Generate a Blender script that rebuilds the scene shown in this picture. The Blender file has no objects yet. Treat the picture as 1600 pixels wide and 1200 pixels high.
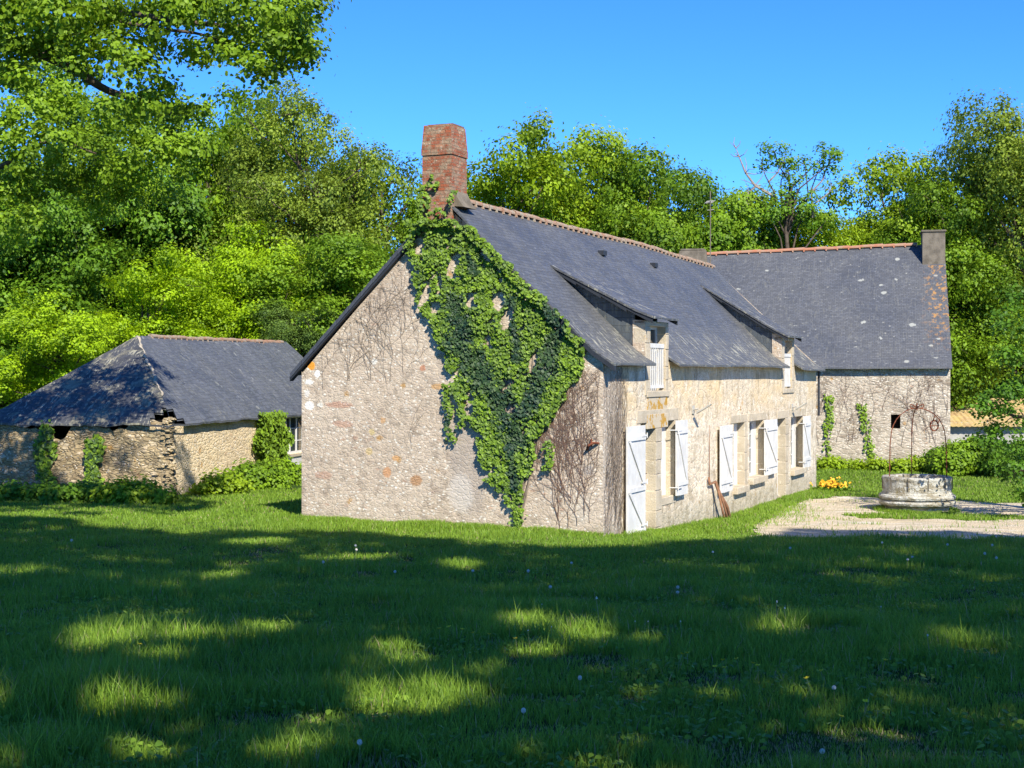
import bpy, math, random
import numpy as np
from mathutils import Vector, Matrix
C = bpy.context.scene
COL = C.collection
R = math.radians
# ------------------------------------------------------------------ camera, sky, sun
cam = bpy.data.objects.new('camera', bpy.data.cameras.new('camera')); COL.objects.link(cam)
EYE = 3.1
cam.location = (0, 0, EYE); cam.rotation_euler = (R(90), 0, 0)
cam.data.sensor_width = 36; cam.data.lens = 2300/1600*36; cam.data.shift_y = -0.0125
cam.data.clip_start = 0.1; cam.data.clip_end = 2000
C.camera = cam
SUN_EL, SUN_AZ = 41.0, 22.0          # elevation; degrees to the right of straight behind the camera
sd = Vector((math.sin(R(SUN_AZ))*math.cos(R(SUN_EL)), -math.cos(R(SUN_AZ))*math.cos(R(SUN_EL)), math.sin(R(SUN_EL))))  # towards the sun
w = bpy.data.worlds.new('World'); C.world = w; w.use_nodes = True
wn = w.node_tree.nodes; wl = w.node_tree.links
bg = wn['Background']
sky = wn.new('ShaderNodeTexSky'); sky.sky_type = 'NISHITA'; sky.sun_disc = False
sky.sun_elevation = R(SUN_EL); sky.sun_rotation = math.atan2(sd.x, sd.y)
sky.air_density = 1.0; sky.dust_density = 0.0; sky.ozone_density = 2.2; sky.altitude = 3000
hsv = wn.new('ShaderNodeHueSaturation'); hsv.inputs['Saturation'].default_value = 1.2
wl.new(sky.outputs[0], hsv.inputs['Color']); mul = wn.new('ShaderNodeMix'); mul.data_type = 'RGBA'; mul.blend_type = 'MULTIPLY'; mul.inputs[0].default_value = 1; mul.inputs[7].default_value = (.32, .61, 1.0, 1)
wl.new(hsv.outputs[0], mul.inputs[6]); wl.new(mul.outputs[2], bg.inputs[0]); bg.inputs[1].default_value = 0.145
sl = bpy.data.lights.new('sun', 'SUN'); sl.energy = 4.4; sl.angle = R(0.53); sl.color = (1.0, 0.945, 0.83)
so = bpy.data.objects.new('sun', sl); COL.objects.link(so)
so.rotation_euler = sd.to_track_quat('Z', 'Y').to_euler()
C.view_settings.view_transform = 'Standard'; C.view_settings.look = 'None'
C.view_settings.exposure = 0.95; C.view_settings.gamma = 1
C.render.engine = 'CYCLES'
try: C.cycles.max_bounces = 6; C.cycles.transparent_max_bounces = 4
except Exception: pass
random.seed(7); rng = np.random.default_rng(11)
HZ = 580.0; F = 2300.0
def P(px, py, Y): return np.array(((px-800)/F*Y, Y, EYE+(HZ-py)/F*Y))

# ------------------------------------------------------------------ node helpers
class NT:
    def __init__(s, name):
        s.m = bpy.data.materials.new(name); s.m.use_nodes = True
        s.t = s.m.node_tree; s.t.nodes.clear()
        s.out = s.n('ShaderNodeOutputMaterial'); s.b = None
    def n(s, t, **k):
        x = s.t.nodes.new(t)
        for a, b in k.items(): setattr(x, a, b)
        return x
    def put(s, sock, v):
        if isinstance(v, bpy.types.NodeSocket): s.t.links.new(v, sock)
        elif isinstance(v, (tuple, list)) and len(v) == 3 and sock.type == 'RGBA': sock.default_value = (*v, 1)
        else: sock.default_value = v
    def uv(s, sx=1, sy=1, rot=0, off=(0, 0)):
        a = s.n('ShaderNodeUVMap'); m = s.n('ShaderNodeMapping'); s.t.links.new(a.outputs[0], m.inputs[0])
        m.inputs['Scale'].default_value = (sx, sy, 1); m.inputs['Rotation'].default_value = (0, 0, rot); m.inputs['Location'].default_value = (*off, 0)
        return m.outputs[0]
    def obj(s, sx=1, sy=1, sz=1):
        a = s.n('ShaderNodeTexCoord'); m = s.n('ShaderNodeMapping'); s.t.links.new(a.outputs['Object'], m.inputs[0])
        m.inputs['Scale'].default_value = (sx, sy, sz); return m.outputs[0]
    def noise(s, v, sc, det=4, ro=.55, dist=0, col=False):
        x = s.n('ShaderNodeTexNoise'); s.put(x.inputs['Vector'], v)
        x.inputs['Scale'].default_value = sc; x.inputs['Detail'].default_value = det; x.inputs['Roughness'].default_value = ro; x.inputs['Distortion'].default_value = dist
        return x.outputs['Color' if col else 'Fac']
    def vor(s, v, sc, feat='F1', out='Distance', rand=1):
        x = s.n('ShaderNodeTexVoronoi', feature=feat); s.put(x.inputs['Vector'], v)
        x.inputs['Scale'].default_value = sc; x.inputs['Randomness'].default_value = rand
        return x.outputs[out]
    def ramp(s, f, stops, interp='LINEAR'):
        x = s.n('ShaderNodeValToRGB'); s.put(x.inputs[0], f); e = x.color_ramp.elements; x.color_ramp.interpolation = interp
        while len(e) < len(stops): e.new(.5)
        for q, (p, c) in zip(e, stops):
            q.position = p
            q.color = (*c, 1) if isinstance(c, (tuple, list)) else (c, c, c, 1)
        return x.outputs[0]
    def mix(s, f, a, b, mode='MIX'):
        x = s.n('ShaderNodeMix', data_type='RGBA', blend_type=mode)
        s.put(x.inputs[0], f); s.put(x.inputs[6], a); s.put(x.inputs[7], b); return x.outputs[2]
    def math(s, op, a, b=0, clamp=False):
        x = s.n('ShaderNodeMath', operation=op, use_clamp=clamp); s.put(x.inputs[0], a); s.put(x.inputs[1], b); return x.outputs[0]
    def vadd(s, v, col, amt):
        a = s.n('ShaderNodeVectorMath', operation='MULTIPLY_ADD'); s.put(a.inputs[0], col); a.inputs[1].default_value = (amt, amt, amt); s.put(a.inputs[2], v); return a.outputs[0]
    def attr(s, name):
        x = s.n('ShaderNodeAttribute', attribute_name=name); return x.outputs['Fac']
    def sep(s, v):
        x = s.n('ShaderNodeSeparateXYZ'); s.put(x.inputs[0], v); return x.outputs
    def bump(s, h, st=.5, d=.02):
        x = s.n('ShaderNodeBump'); s.put(x.inputs['Height'], h); x.inputs['Strength'].default_value = st; x.inputs['Distance'].default_value = d; return x.outputs[0]
    def pbr(s, col, rough=.8, normal=None, spec=.3, metal=0):
        b = s.n('ShaderNodeBsdfPrincipled'); s.put(b.inputs['Base Color'], col); s.put(b.inputs['Roughness'], rough)
        b.inputs['Specular IOR Level'].default_value = spec; b.inputs['Metallic'].default_value = metal
        if normal is not None: s.put(b.inputs['Normal'], normal)
        s.t.links.new(b.outputs[0], s.out.inputs[0]); s.b = b; return s.m

def spots(m, v, sc, thr, soft=.04, nsc=None):
    # round-ish blotches with ragged edges, 1 inside
    vv = m.vadd(v, m.noise(v, sc*3, 3, .6, col=True), .25/sc)
    d = m.vor(vv, sc)
    x = m.n('ShaderNodeMapRange'); m.put(x.inputs[0], d); x.inputs[1].default_value = thr; x.inputs[2].default_value = thr-soft*2
    x.inputs[3].default_value = 0; x.inputs[4].default_value = 1
    return x.outputs[0]
def smooth(m, v, a, b):
    x = m.n('ShaderNodeMapRange', interpolation_type='SMOOTHSTEP'); m.put(x.inputs[0], v)
    x.inputs[1].default_value = a; x.inputs[2].default_value = b; x.inputs[3].default_value = 0; x.inputs[4].default_value = 1
    return x.outputs[0]

HO = np.array((1.69, 27.3)); HD = np.array((.3987, .9171)); HG = np.array((-.9171, .3987)); HL = 18.9; HW = 6.5
def gp(px, py, out=0.0):   # pixel -> (y, z) on the gable plane, local coordinates
    r = (px-800)/F; ox = HO[0]-HD[0]*out; oy = HO[1]-HD[1]*out
    y = (ox-oy*r)/(.9171+.3987*r); return y, EYE+(HZ-py)/F*(oy+HG[1]*y)
# lichens, odd stones and cement patches that the gable shows: px, py, radii, colour, strength
GST = [(735, 700, 38, 110, (.37, .31, .25), .75), (760, 610, 26, 60, (.36, .30, .25), .6), (700, 520, 24, 70, (.38, .31, .25), .35), (600, 455, 60, 60, (.36, .28, .22), .35),
       (487, 572, 7, 7, (.72, .30, .03), .95), (496, 584, 6, 6, (.78, .76, .70), .9), (483, 597, 9, 5, (.74, .72, .65), .85), (484, 634, 9, 7, (.76, .74, .68), .9), (500, 633, 6, 4, (.7, .68, .6), .6), (480, 615, 5, 6, (.7, .68, .62), .6),
       (650, 751, 11, 9, (.38, .20, .09), .85), (605, 738, 8, 9, (.50, .24, .10), .8), (618, 716, 6, 5, (.55, .30, .12), .8), (577, 705, 7, 6, (.52, .38, .16), .7), (598, 656, 5, 5, (.48, .28, .13), .8), (683, 604, 12, 5, (.48, .27, .10), .75), (660, 575, 6, 5, (.45, .17, .08), .7), (581, 675, 5, 5, (.55, .42, .16), .6),
       (530, 632, 26, 5, (.40, .19, .12), .6), (535, 662, 20, 6, (.40, .19, .12), .5), (505, 742, 16, 7, (.40, .20, .13), .45), (722, 632, 8, 5, (.5, .25, .09), .8), (640, 640, 12, 8, (.5, .42, .33), .3), (545, 475, 7, 8, (.7, .66, .58), .6), (500, 520, 8, 7, (.66, .6, .5), .5), (720, 770, 22, 30, (.60, .54, .46), .5), (908, 795, 20, 24, (.55, .48, .38), .5), (585, 565, 5, 5, (.7, .68, .6), .7), (920, 735, 9, 8, (.25, .23, .22), .6)]
def mat_rubble(name, sc, aspect, stones, mortar, render=.5, white=.3, tint=(1, 1, 1), bump=.8, joint=.05, streak=0, soil=True, stains=None, blotch=False):
    m = NT(name)
    v0 = m.uv(1, 1)
    v = m.uv(1, aspect)
    vd = m.vadd(v, m.noise(v, sc*.8, 3, .6, col=True), .35/sc)
    cell = m.vor(vd, sc, out='Color'); edge = m.vor(vd, sc, 'DISTANCE_TO_EDGE')
    cr = m.sep(cell)[0]
    col = m.ramp(cr, stones)
    col = m.mix(m.math('MULTIPLY', m.noise(v0, 14, 5, .7), .5), col, m.mix(1, col, (.55, .5, .45), 'MULTIPLY'))
    jm = smooth(m, edge, joint, joint*.25)
    # how much the old render covers the stones
    cov = smooth(m, m.noise(v0, .8, 5, .65), .62-render*.4, .75-render*.4)
    small = m.noise(v0, 26, 3, .7)
    mort = m.mix(smooth(m, small, .4, .65), mortar, tuple(min(1, c*1.35) for c in mortar))
    mort = m.mix(smooth(m, m.noise(v0, 5, 4, .7), .45, .7), mort, tuple(c*.68 for c in mortar))
    f = m.math('MAXIMUM', jm, m.math('MULTIPLY', cov, .78))
    col = m.mix(f, col, mort)
    # pale chips
    chips = spots(m, m.uv(1, 1.5), 9, .22+.12*white, .05)
    col = m.mix(m.math('MULTIPLY', chips, m.math('MULTIPLY', smooth(m, m.noise(v0, 3, 2), .3, .5), .85)), col, (.76, .71, .60))
    dk = spots(m, m.uv(1, 1.3, off=(4, 9)), 7, .20, .05)
    col = m.mix(m.math('MULTIPLY', dk, m.math('MULTIPLY', smooth(m, m.noise(v0, 2.3, 2), .4, .6), .55)), col, (.24, .18, .13))
    # brick red fragments
    red = m.math('MULTIPLY', spots(m, m.uv(1, 2.2, off=(3, 7)), 2.6, .2, .03), smooth(m, m.noise(v0, .9, 2), .5, .56))
    col = m.mix(m.math('MULTIPLY', red, .4), col, (.40, .20, .12))
    # orange and white lichen
    lo = m.math('MULTIPLY', spots(m, m.uv(1, 1, off=(11, 2)), 1.6, .13, .03), smooth(m, m.noise(v0, 40, 2), .35, .5))
    col = m.mix(m.math('MULTIPLY', lo, .8), col, (.45, .24, .06))
    if streak:
        st = m.noise(m.uv(11, .55), 1.6, 5, .7, .4)
        col = m.mix(m.math('MULTIPLY', smooth(m, st, .45, .62), streak), col, (.16, .11, .075))
        st2 = m.noise(m.uv(13, .8, off=(5, 1)), 1.5, 4, .7)
        col = m.mix(m.math('MULTIPLY', smooth(m, st2, .55, .68), streak*.8), col, (.66, .60, .50))
    big = m.noise(v0, .35, 4, .6)
    col = m.mix(m.math('MULTIPLY', smooth(m, big, .35, .7), .55), col, m.mix(1, col, (.72, .68, .64), 'MULTIPLY'))
    if blotch:
        g_ = m.sep(v0)[1]; n_ = m.noise(v0, 1.1, 5, .7)
        up_ = smooth(m, m.math('ADD', g_, m.math('MULTIPLY', n_, 1.4)), 2.6, 3.3)
        col = m.mix(m.math('MULTIPLY', m.math('MULTIPLY', up_, smooth(m, m.noise(v0, .45, 3), .40, .55)), .6), col, (.66, .48, .25))
        col = m.mix(m.math('MULTIPLY', smooth(m, m.noise(m.uv(2.2, .9, off=(3, 3)), 1.3, 6, .72), .50, .64), .75), col, (.33, .26, .17))
        col = m.mix(m.math('MULTIPLY', smooth(m, m.noise(m.uv(1.4, 1.1, off=(9, 3)), 2.1, 6, .75), .54, .64), .7), col, (.74, .68, .56))
        col = m.mix(m.math('MULTIPLY', smooth(m, m.noise(m.uv(9, 1.0), 1.6, 5, .75), .60, .68), .6), col, (.30, .18, .10))
    if stains == 'gable':
        for (px_, py_, rx_, ry_, c_, a_) in GST:
            yy_, zz_ = gp(px_, py_)
            w_ = m.vadd(v0, m.noise(v0, 9, 4, .7, col=True), .10); w_ = m.vadd(w_, m.noise(v0, 2, 3, .6, col=True), .12*min(1, rx_/20))
            q_ = m.n('ShaderNodeVectorMath', operation='SUBTRACT'); m.put(q_.inputs[0], w_); q_.inputs[1].default_value = (-yy_+.05+.06*min(1, rx_/20), zz_+.05+.06*min(1, rx_/20), q_.inputs[1].default_value[2])
            u_, t_, _z = m.sep(q_.outputs[0]); e_ = m.math('ADD', m.math('POWER', m.math('ABSOLUTE', m.math('DIVIDE', u_, rx_*.0126)), 2), m.math('POWER', m.math('ABSOLUTE', m.math('DIVIDE', t_, ry_*.0126)), 2))
            col = m.mix(m.math('MULTIPLY', smooth(m, e_, 1.25, .5), a_), col, c_)
    if soil:
        g = m.sep(v0)[1]
        low = m.math('MULTIPLY', smooth(m, m.math('ADD', g, m.math('MULTIPLY', m.noise(v0, 2, 4), .8)), .75, .3), .35)
        col = m.mix(low, col, (.20, .19, .12))
    col = m.mix(1, col, tint, 'MULTIPLY')
    h = m.math('ADD', m.math('MULTIPLY', m.math('MINIMUM', edge, .16), 3*(1-render*.6)), m.math('ADD', m.math('MULTIPLY', small, .30), m.math('MULTIPLY', m.noise(v0, 7, 5, .7), .55)))
    return m.pbr(col, .92, m.bump(h, bump, .05), .15)

M = {}
M['gable'] = mat_rubble('gable_rubble', 8, 1.7, [(0, (.31, .235, .17)), (.3, (.40, .31, .23)), (.55, (.33, .25, .20)), (.75, (.47, .39, .30)), (.92, (.30, .19, .135)), (1, (.52, .45, .36))],
                        (.53, .435, .325), render=.80, white=.65, bump=.42, stains='gable')
M['front'] = mat_rubble('front_lime_render', 4.0, 1.5, [(0, (.33, .27, .20)), (.4, (.50, .43, .32)), (.7, (.38, .31, .23)), (1, (.60, .55, .45))],
                        (.66, .56, .41), render=1.05, white=.9, bump=.75, blotch=True)
M['front_near'] = mat_rubble('front_render_under_dead_vine', 6, 1.2, [(0, (.30, .25, .19)), (1, (.5, .44, .36))], (.48, .40, .31), render=.9, white=.7, streak=.5, bump=.8)
M['barnwall'] = mat_rubble('barn_rubble', 3.2, 2.3, [(0, (.25, .20, .15)), (.3, (.38, .32, .24)), (.6, (.30, .25, .20)), (.8, (.50, .45, .36)), (1, (.28, .22, .17))],
                        (.52, .45, .35), render=.55, white=.9, bump=.75, joint=.07)
M['shedwall'] = mat_rubble('shed_rubble', 5.0, 2.0, [(0, (.42, .28, .15)), (.3, (.58, .42, .24)), (.6, (.48, .30, .16)), (.8, (.60, .48, .30)), (1, (.38, .22, .12))],
                        (.74, .60, .38), render=.75, white=.8, bump=.8, joint=.07)
M['shedside'] = mat_rubble('shed_dry_stone', 5.2, 2.6, [(0, (.34, .26, .15)), (.4, (.50, .40, .23)), (.7, (.38, .29, .16)), (1, (.58, .48, .32))],
                        (.26, .20, .12), render=.1, white=.1, bump=.9, joint=.09)

def mat_ashlar(name, base, dark=.75):
    m = NT(name); v = m.obj()
    c = m.mix(smooth(m, m.noise(v, 1.8, 4, .6), .4, .62), base, tuple(x*dark for x in base))
    c = m.mix(m.math('MULTIPLY', smooth(m, m.noise(v, 55, 2, .7), .5, .7), .5), c, tuple(x*.55 for x in base))
    c = m.mix(m.math('MULTIPLY', smooth(m, m.noise(v, 4, 5, .7), .56, .66), .6), c, (.66, .60, .48))
    c = m.mix(m.math('MULTIPLY', smooth(m, m.noise(v, 2.3, 5, .7), .66, .70), .7), c, (.45, .27, .07))
    return m.pbr(c, .9, m.bump(m.math('ADD', m.noise(v, 30, 4, .7), m.noise(v, 5, 3)), .5, .03), .15)
M['ashlar'] = mat_ashlar('granite_ashlar', (.52, .44, .32), .82)
M['ashlar_orange'] = mat_ashlar('lichened_granite', (.44, .36, .25))
def mat_lichen_stone():
    m = NT('orange_lichened_stone'); v = m.obj()
    c = m.mix(smooth(m, m.noise(v, 3.2, 5, .7), .49, .55), (.50, .42, .30), (.44, .25, .05))
    return m.pbr(c, .9, m.bump(m.noise(v, 25, 4), .5, .02), .1)
M['orange_stone'] = mat_lichen_stone()

def mat_slate(name, base, lich=.4, lowlich=None, orange=0, course=(.21, .095), spots_amt=0, blue=1.0, moss=0, old=0):
    m = NT(name); v = m.uv(1, 1)
    vw = m.vadd(v, m.noise(v, 1.2, 3, .5, col=True), .035+.05*old)
    br = m.n('ShaderNodeTexBrick'); m.put(br.inputs['Vector'], vw)
    br.inputs['Color1'].default_value = (0, 0, 0, 1); br.inputs['Color2'].default_value = (1, 1, 1, 1); br.inputs['Mortar'].default_value = (.5, .5, .5, 1)
    br.inputs['Scale'].default_value = 1; br.inputs['Mortar Size'].default_value = .006; br.inputs['Mortar Smooth'].default_value = .3
    br.inputs['Brick Width'].default_value = course[0]; br.inputs['Row Height'].default_value = course[1]; br.inputs['Bias'].default_value = 0
    br.offset = .5; br.offset_frequency = 2
    rnd = m.sep(br.outputs['Color'])[0]
    c = m.ramp(rnd, [(0, tuple(x*.76 for x in base)), (.5, base), (1, tuple(x*1.25 for x in base))])
    c = m.mix(m.math('MULTIPLY', m.noise(v, 18, 4, .7), .5), c, tuple(x*1.3 for x in base))
    c = m.mix(smooth(m, m.noise(v, .5, 4, .6), .35, .7), c, m.mix(1, c, (.72, .76, .85), 'MULTIPLY'))
    joint = br.outputs['Fac']
    c = m.mix(m.math('MULTIPLY', joint, .5), c, (.02, .021, .024))
    # single paler slates
    one = smooth(m, m.noise(m.uv(1/course[0], 1/course[1]), .9, 1, .5), .70, .74)
    c = m.mix(m.math('MULTIPLY', one, .35), c, tuple(x*2.6 for x in base))
    if lich:   # pale lichen runs, long down the slope
        ln = m.noise(m.uv(13, 2.6, rot=.12), 1, 4, .65, .3)
        f = smooth(m, ln, .53, .60)
        if lowlich:
            g = m.sep(v)[1]
            gl = smooth(m, m.math('ADD', g, m.math('MULTIPLY', m.noise(v, 1, 3), 1.2)), lowlich+.8, lowlich-.5)
            f = m.math('MULTIPLY', f, gl)
            c = m.mix(m.math('MULTIPLY', gl, .35), c, (.13, .125, .11))
        f2 = m.math('MULTIPLY', f, m.math('MULTIPLY', smooth(m, m.noise(v, 2, 3), .38, .55), lich))
        c = m.mix(f2, c, (.36, .34, .25))
    if spots_amt:
        sp = m.math('MULTIPLY', spots(m, m.uv(1, 1.3, off=(2, 3)), 1.25, .15, .02), spots_amt*.8)
        c = m.mix(sp, c, (.40, .40, .34))
        sp = m.math('MULTIPLY', spots(m, m.uv(1, 1.2, off=(8, 3)), 3.1, .15, .04), m.math('MULTIPLY', smooth(m, m.noise(v, .8, 3), .4, .6), spots_amt*.6))
        c = m.mix(sp, c, (.36, .35, .29))
    if moss:
        ms = smooth(m, m.noise(v, 1.3, 5, .7), .48, .62)
        c = m.mix(m.math('MULTIPLY', ms, moss), c, (.30, .27, .17))
    if orange:
        u, vv_, _ = m.sep(v)
        o = smooth(m, m.noise(v, 5, 5, .75), .52, .6)
        # lichen below the right-hand stack
        gu = m.math('MULTIPLY', smooth(m, m.math('ABSOLUTE', m.math('ADD', u, orange)), 1.1, .3), smooth(m, vv_, 2.6, 5.2))
        c = m.mix(m.math('MULTIPLY', o, gu), c, (.38, .20, .06))
    # each slate tilts: saw-tooth height up the slope
    g = m.sep(vw)[1]
    saw = m.math('FRACT', m.math('DIVIDE', g, course[1]))
    h = m.math('ADD', m.math('MULTIPLY', m.math('SUBTRACT', 1, saw), .6), m.math('ADD', m.math('MULTIPLY', rnd, .35), m.math('MULTIPLY', m.noise(v, 9, 4, .7), .5+old)))
    h = m.math('SUBTRACT', h, m.math('MULTIPLY', joint, .6))
    return m.pbr(c, m.ramp(m.noise(v, 6, 3), [(.3, .42), (.7, .68)]), m.bump(h, .55, .018), .38)
M['slate'] = mat_slate('house_slate', (.094, .095, .094), lich=1.0, lowlich=3.7)
M['slate_dormer'] = mat_slate('dormer_slate', (.085, .086, .086), lich=.8, lowlich=None)
M['slate_cheek'] = mat_slate('cheek_slate', (.075, .085, .090), lich=.25, course=(.34, .15))
M['slate_barn'] = mat_slate('barn_slate', (.092, .094, .098), lich=.12, orange=.0001, spots_amt=.9, course=(.17, .08))
M['slate_shed'] = mat_slate('shed_slate', (.098, .103, .112), lich=.22, spots_amt=.4, course=(.24, .13), old=.8)
M['slate_shed_hip'] = mat_slate('shed_hip_slate', (.062, .062, .062), lich=.8, moss=.65, course=(.30, .15), old=1.2)

def simple(name, col, rough=.8, var=.25, sc=6, bump=.2, spec=.3, metal=0, second=None):
    m = NT(name); v = m.obj()
    c = m.mix(smooth(m, m.noise(v, sc, 5, .65), .35, .65), col, second or tuple(x*(1-var) for x in col))
    return m.pbr(c, rough, m.bump(m.noise(v, sc*6, 4, .6), bump, .01), spec, metal)
M['white'] = simple('white_paint', (.66, .64, .60), .6, .12, 2.5, .15, second=(.56, .54, .50))
M['white_frame'] = simple('white_frame_paint', (.66, .65, .62), .45, .05, 3, .05)
M['terracotta'] = simple('terracotta', (.33, .18, .11), .9, .3, 5, .6, second=(.32, .27, .20))
M['terracotta_barn'] = simple('barn_terracotta', (.38, .15, .08), .85, .3, 3, .5, second=(.34, .21, .14))
M['concrete'] = simple('chimney_render', (.20, .17, .13), .95, .4, 3, .8, .1)
M['fascia'] = simple('dark_verge_slate', (.030, .034, .042), .6, .2, 5, .2)
M['verge'] = simple('grey_verge_slate', (.075, .082, .10), .6, .3, 8, .4)
M['dark'] = simple('painted_interior_shade', (.008, .007, .006), .95, .1)  # near-black colour that stands in for the shade of unlit insides
M['rust'] = simple('rusty_iron', (.20, .062, .030), .85, .45, 12, .5)
M['darkiron'] = simple('dark_iron', (.09, .04, .03), .8, .3)
M['lampmetal'] = simple('weathered_grey_metal', (.45, .43, .38), .55, .2, 8, .1)
M['mortar'] = simple('pale_mortar', (.42, .36, .27), .95, .25, 6, .6)
M['bark'] = simple('oak_bark', (.12, .09, .065), .95, .45, 5, 1.0)
M['bark_pale'] = simple('pale_dead_wood', (.34, .28, .22), .95, .3, 5, .8)
M['vine'] = simple('dead_vine_bark', (.25, .15, .105), .95, .4, 9, .4)
M['vine_grey'] = simple('grey_vine_bark', (.24, .19, .145), .95, .3, 9, .4)
M['vine_rust'] = simple('bare_brown_climber_bark', (.30, .15, .08), .9, .4, 9, .3)
def mat_glass():
    m = NT('window_pane'); m.pbr((.035, .045, .05), .06, None, .8); return m.m
M['glass'] = mat_glass()
def mat_brick():
    m = NT('chimney_brick'); v = m.uv()
    br = m.n('ShaderNodeTexBrick'); m.put(br.inputs['Vector'], m.vadd(v, m.noise(v, 3, 2, col=True), .012))
    br.inputs['Color1'].default_value = (0, 0, 0, 1); br.inputs['Color2'].default_value = (1, 1, 1, 1)
    br.inputs['Scale'].default_value = 1; br.inputs['Mortar Size'].default_value = .007; br.inputs['Brick Width'].default_value = .20; br.inputs['Row Height'].default_value = .068
    rnd = m.sep(br.outputs['Color'])[0]
    c = m.ramp(rnd, [(0, (.24, .075, .04)), (.4, (.33, .10, .05)), (.75, (.28, .10, .06)), (1, (.38, .20, .12))])
    c = m.mix(m.math('MULTIPLY', smooth(m, m.noise(v, 5, 5, .7), .45, .58), .75), c, (.30, .245, .17))
    c = m.mix(m.math('MULTIPLY', smooth(m, m.noise(v, 9, 4, .7), .6, .66), .6), c, (.52, .47, .38))
    c = m.mix(m.math('MULTIPLY', br.outputs['Fac'], .8), c, (.20, .15, .105))
    return m.pbr(c, .9, m.bump(m.math('SUBTRACT', m.noise(v, 30, 3), br.outputs['Fac']), .7, .02), .15)
M['brick'] = mat_brick()
def mat_well():
    m = NT('well_granite'); v = m.obj(1, 1, 1)
    n1 = m.noise(m.obj(1, 1, 2), 3, 6, .7)
    c = m.mix(smooth(m, n1, .42, .58), (.52, .50, .43), (.31, .27, .19))
    c = m.mix(m.math('MULTIPLY', smooth(m, m.noise(v, 5, 4, .7), .54, .62), .8), c, (.66, .65, .58))
    c = m.mix(m.math('MULTIPLY', smooth(m, m.noise(v, 3.3, 5, .7), .58, .66), .8), c, (.30, .24, .08))
    c = m.mix(m.math('MULTIPLY', smooth(m, m.noise(v, 40, 3, .7), .5, .7), .4), c, (.2, .18, .14))
    return m.pbr(c, .93, m.bump(m.math('ADD', m.noise(v, 8, 6, .75), m.noise(v, 30, 3)), .9, .05), .1)
M['well'] = mat_well()
def mat_rooftile():
    m = NT('lichened_roof_tile'); v = m.obj()
    c = m.mix(smooth(m, m.noise(v, 2.2, 5, .7), .36, .6), (.46, .34, .13), (.38, .25, .12))
    c = m.mix(m.math('MULTIPLY', smooth(m, m.noise(v, 6, 4, .7), .52, .6), .7), c, (.46, .38, .20))
    return m.pbr(c, .9, m.bump(m.noise(v, 12, 4), .6, .03), .1)
M['rooftile'] = mat_rooftile()
def mat_ground():
    m = NT('lawn_soil'); v = m.obj()
    c = m.mix(smooth(m, m.noise(v, .6, 6, .7), .4, .62), (.055, .105, .018), (.10, .125, .035))
    c = m.mix(m.math('MULTIPLY', smooth(m, m.noise(v, 9, 5, .75), .45, .65), .7), c, (.035, .060, .014))
    c = m.mix(m.math('MULTIPLY', smooth(m, m.noise(v, 1.1, 5, .7), .62, .7), .6), c, (.22, .17, .09))
    return m.pbr(c, .95, m.bump(m.noise(v, 25, 5, .7), 1.0, .08), .05)
M['ground'] = mat_ground()
def mat_gravel():
    m = NT('sandy_gravel'); v = m.obj()
    cell = m.sep(m.vor(v, 26, out='Color'))[0]
    c = m.ramp(cell, [(0, (.38, .30, .20)), (.5, (.56, .47, .32)), (1, (.70, .61, .46))])
    c = m.mix(m.math('MULTIPLY', smooth(m, m.noise(v, .8, 5, .65), .4, .6), .7), c, (.60, .48, .30))
    c = m.mix(m.math('MULTIPLY', smooth(m, m.noise(m.obj(.45, 2.2, 1), 1.5, 6, .75), .50, .64), .6), c, (.30, .26, .15))
    c = m.mix(m.math('MULTIPLY', smooth(m, m.noise(m.obj(.5, 1.6, 1), .9, 4, .7), .55, .65), .6), c, (.70, .66, .56))
    return m.pbr(c, .95, m.bump(m.math('ADD', m.vor(v, 26), m.noise(v, 2, 4)), .8, .04), .1)
M['gravel'] = mat_gravel()

def mat_leaf(name, dark, light, trans=.35, rough=.5, objcol=True, odd=None, spec=.25):
    m = NT(name); t = m.attr('tint')
    c = m.ramp(t, [(0, dark), (1, light)])
    if odd: c = m.mix(smooth(m, t, .96, .985), c, odd)
    if objcol:
        oi = m.n('ShaderNodeObjectInfo'); c = m.mix(1, c, oi.outputs['Color'], 'MULTIPLY')
    m.pbr(c, rough, None, spec)
    tr = m.n('ShaderNodeBsdfTranslucent')
    hs = m.n('ShaderNodeHueSaturation'); hs.inputs['Value'].default_value = 1.25; hs.inputs['Hue'].default_value = .485; m.put(hs.inputs['Color'], c)
    m.t.links.new(hs.outputs[0], tr.inputs[0])
    mx = m.n('ShaderNodeMixShader'); mx.inputs[0].default_value = trans
    m.t.links.new(m.b.outputs[0], mx.inputs[1]); m.t.links.new(tr.outputs[0], mx.inputs[2]); m.t.links.new(mx.outputs[0], m.out.inputs[0])
    return m.m
M['leaf'] = mat_leaf('tree_leaf', (.055, .120, .012), (.25, .42, .022), .40)
M['ivy'] = mat_leaf('ivy_leaf', (.020, .052, .034), (.23, .365, .020), .25, .5, False, spec=.25)
M['grass'] = mat_leaf('grass_blade', (.095, .195, .018), (.30, .445, .045), .35, .5, False, odd=(.40, .33, .17))
M['petal_y'] = simple('orange_yellow_petal', (.85, .42, .02), .6, .3, 60, 0)
M['petal_b'] = simple('buttercup_petal', (.80, .62, .02), .5, .1, 60, 0)
M['seed'] = simple('dandelion_down', (.66, .62, .52), .9, .1, 60, 0)
M['stalk'] = simple('flower_stalk', (.24, .27, .10), .8, .2, 60, 0)

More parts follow.
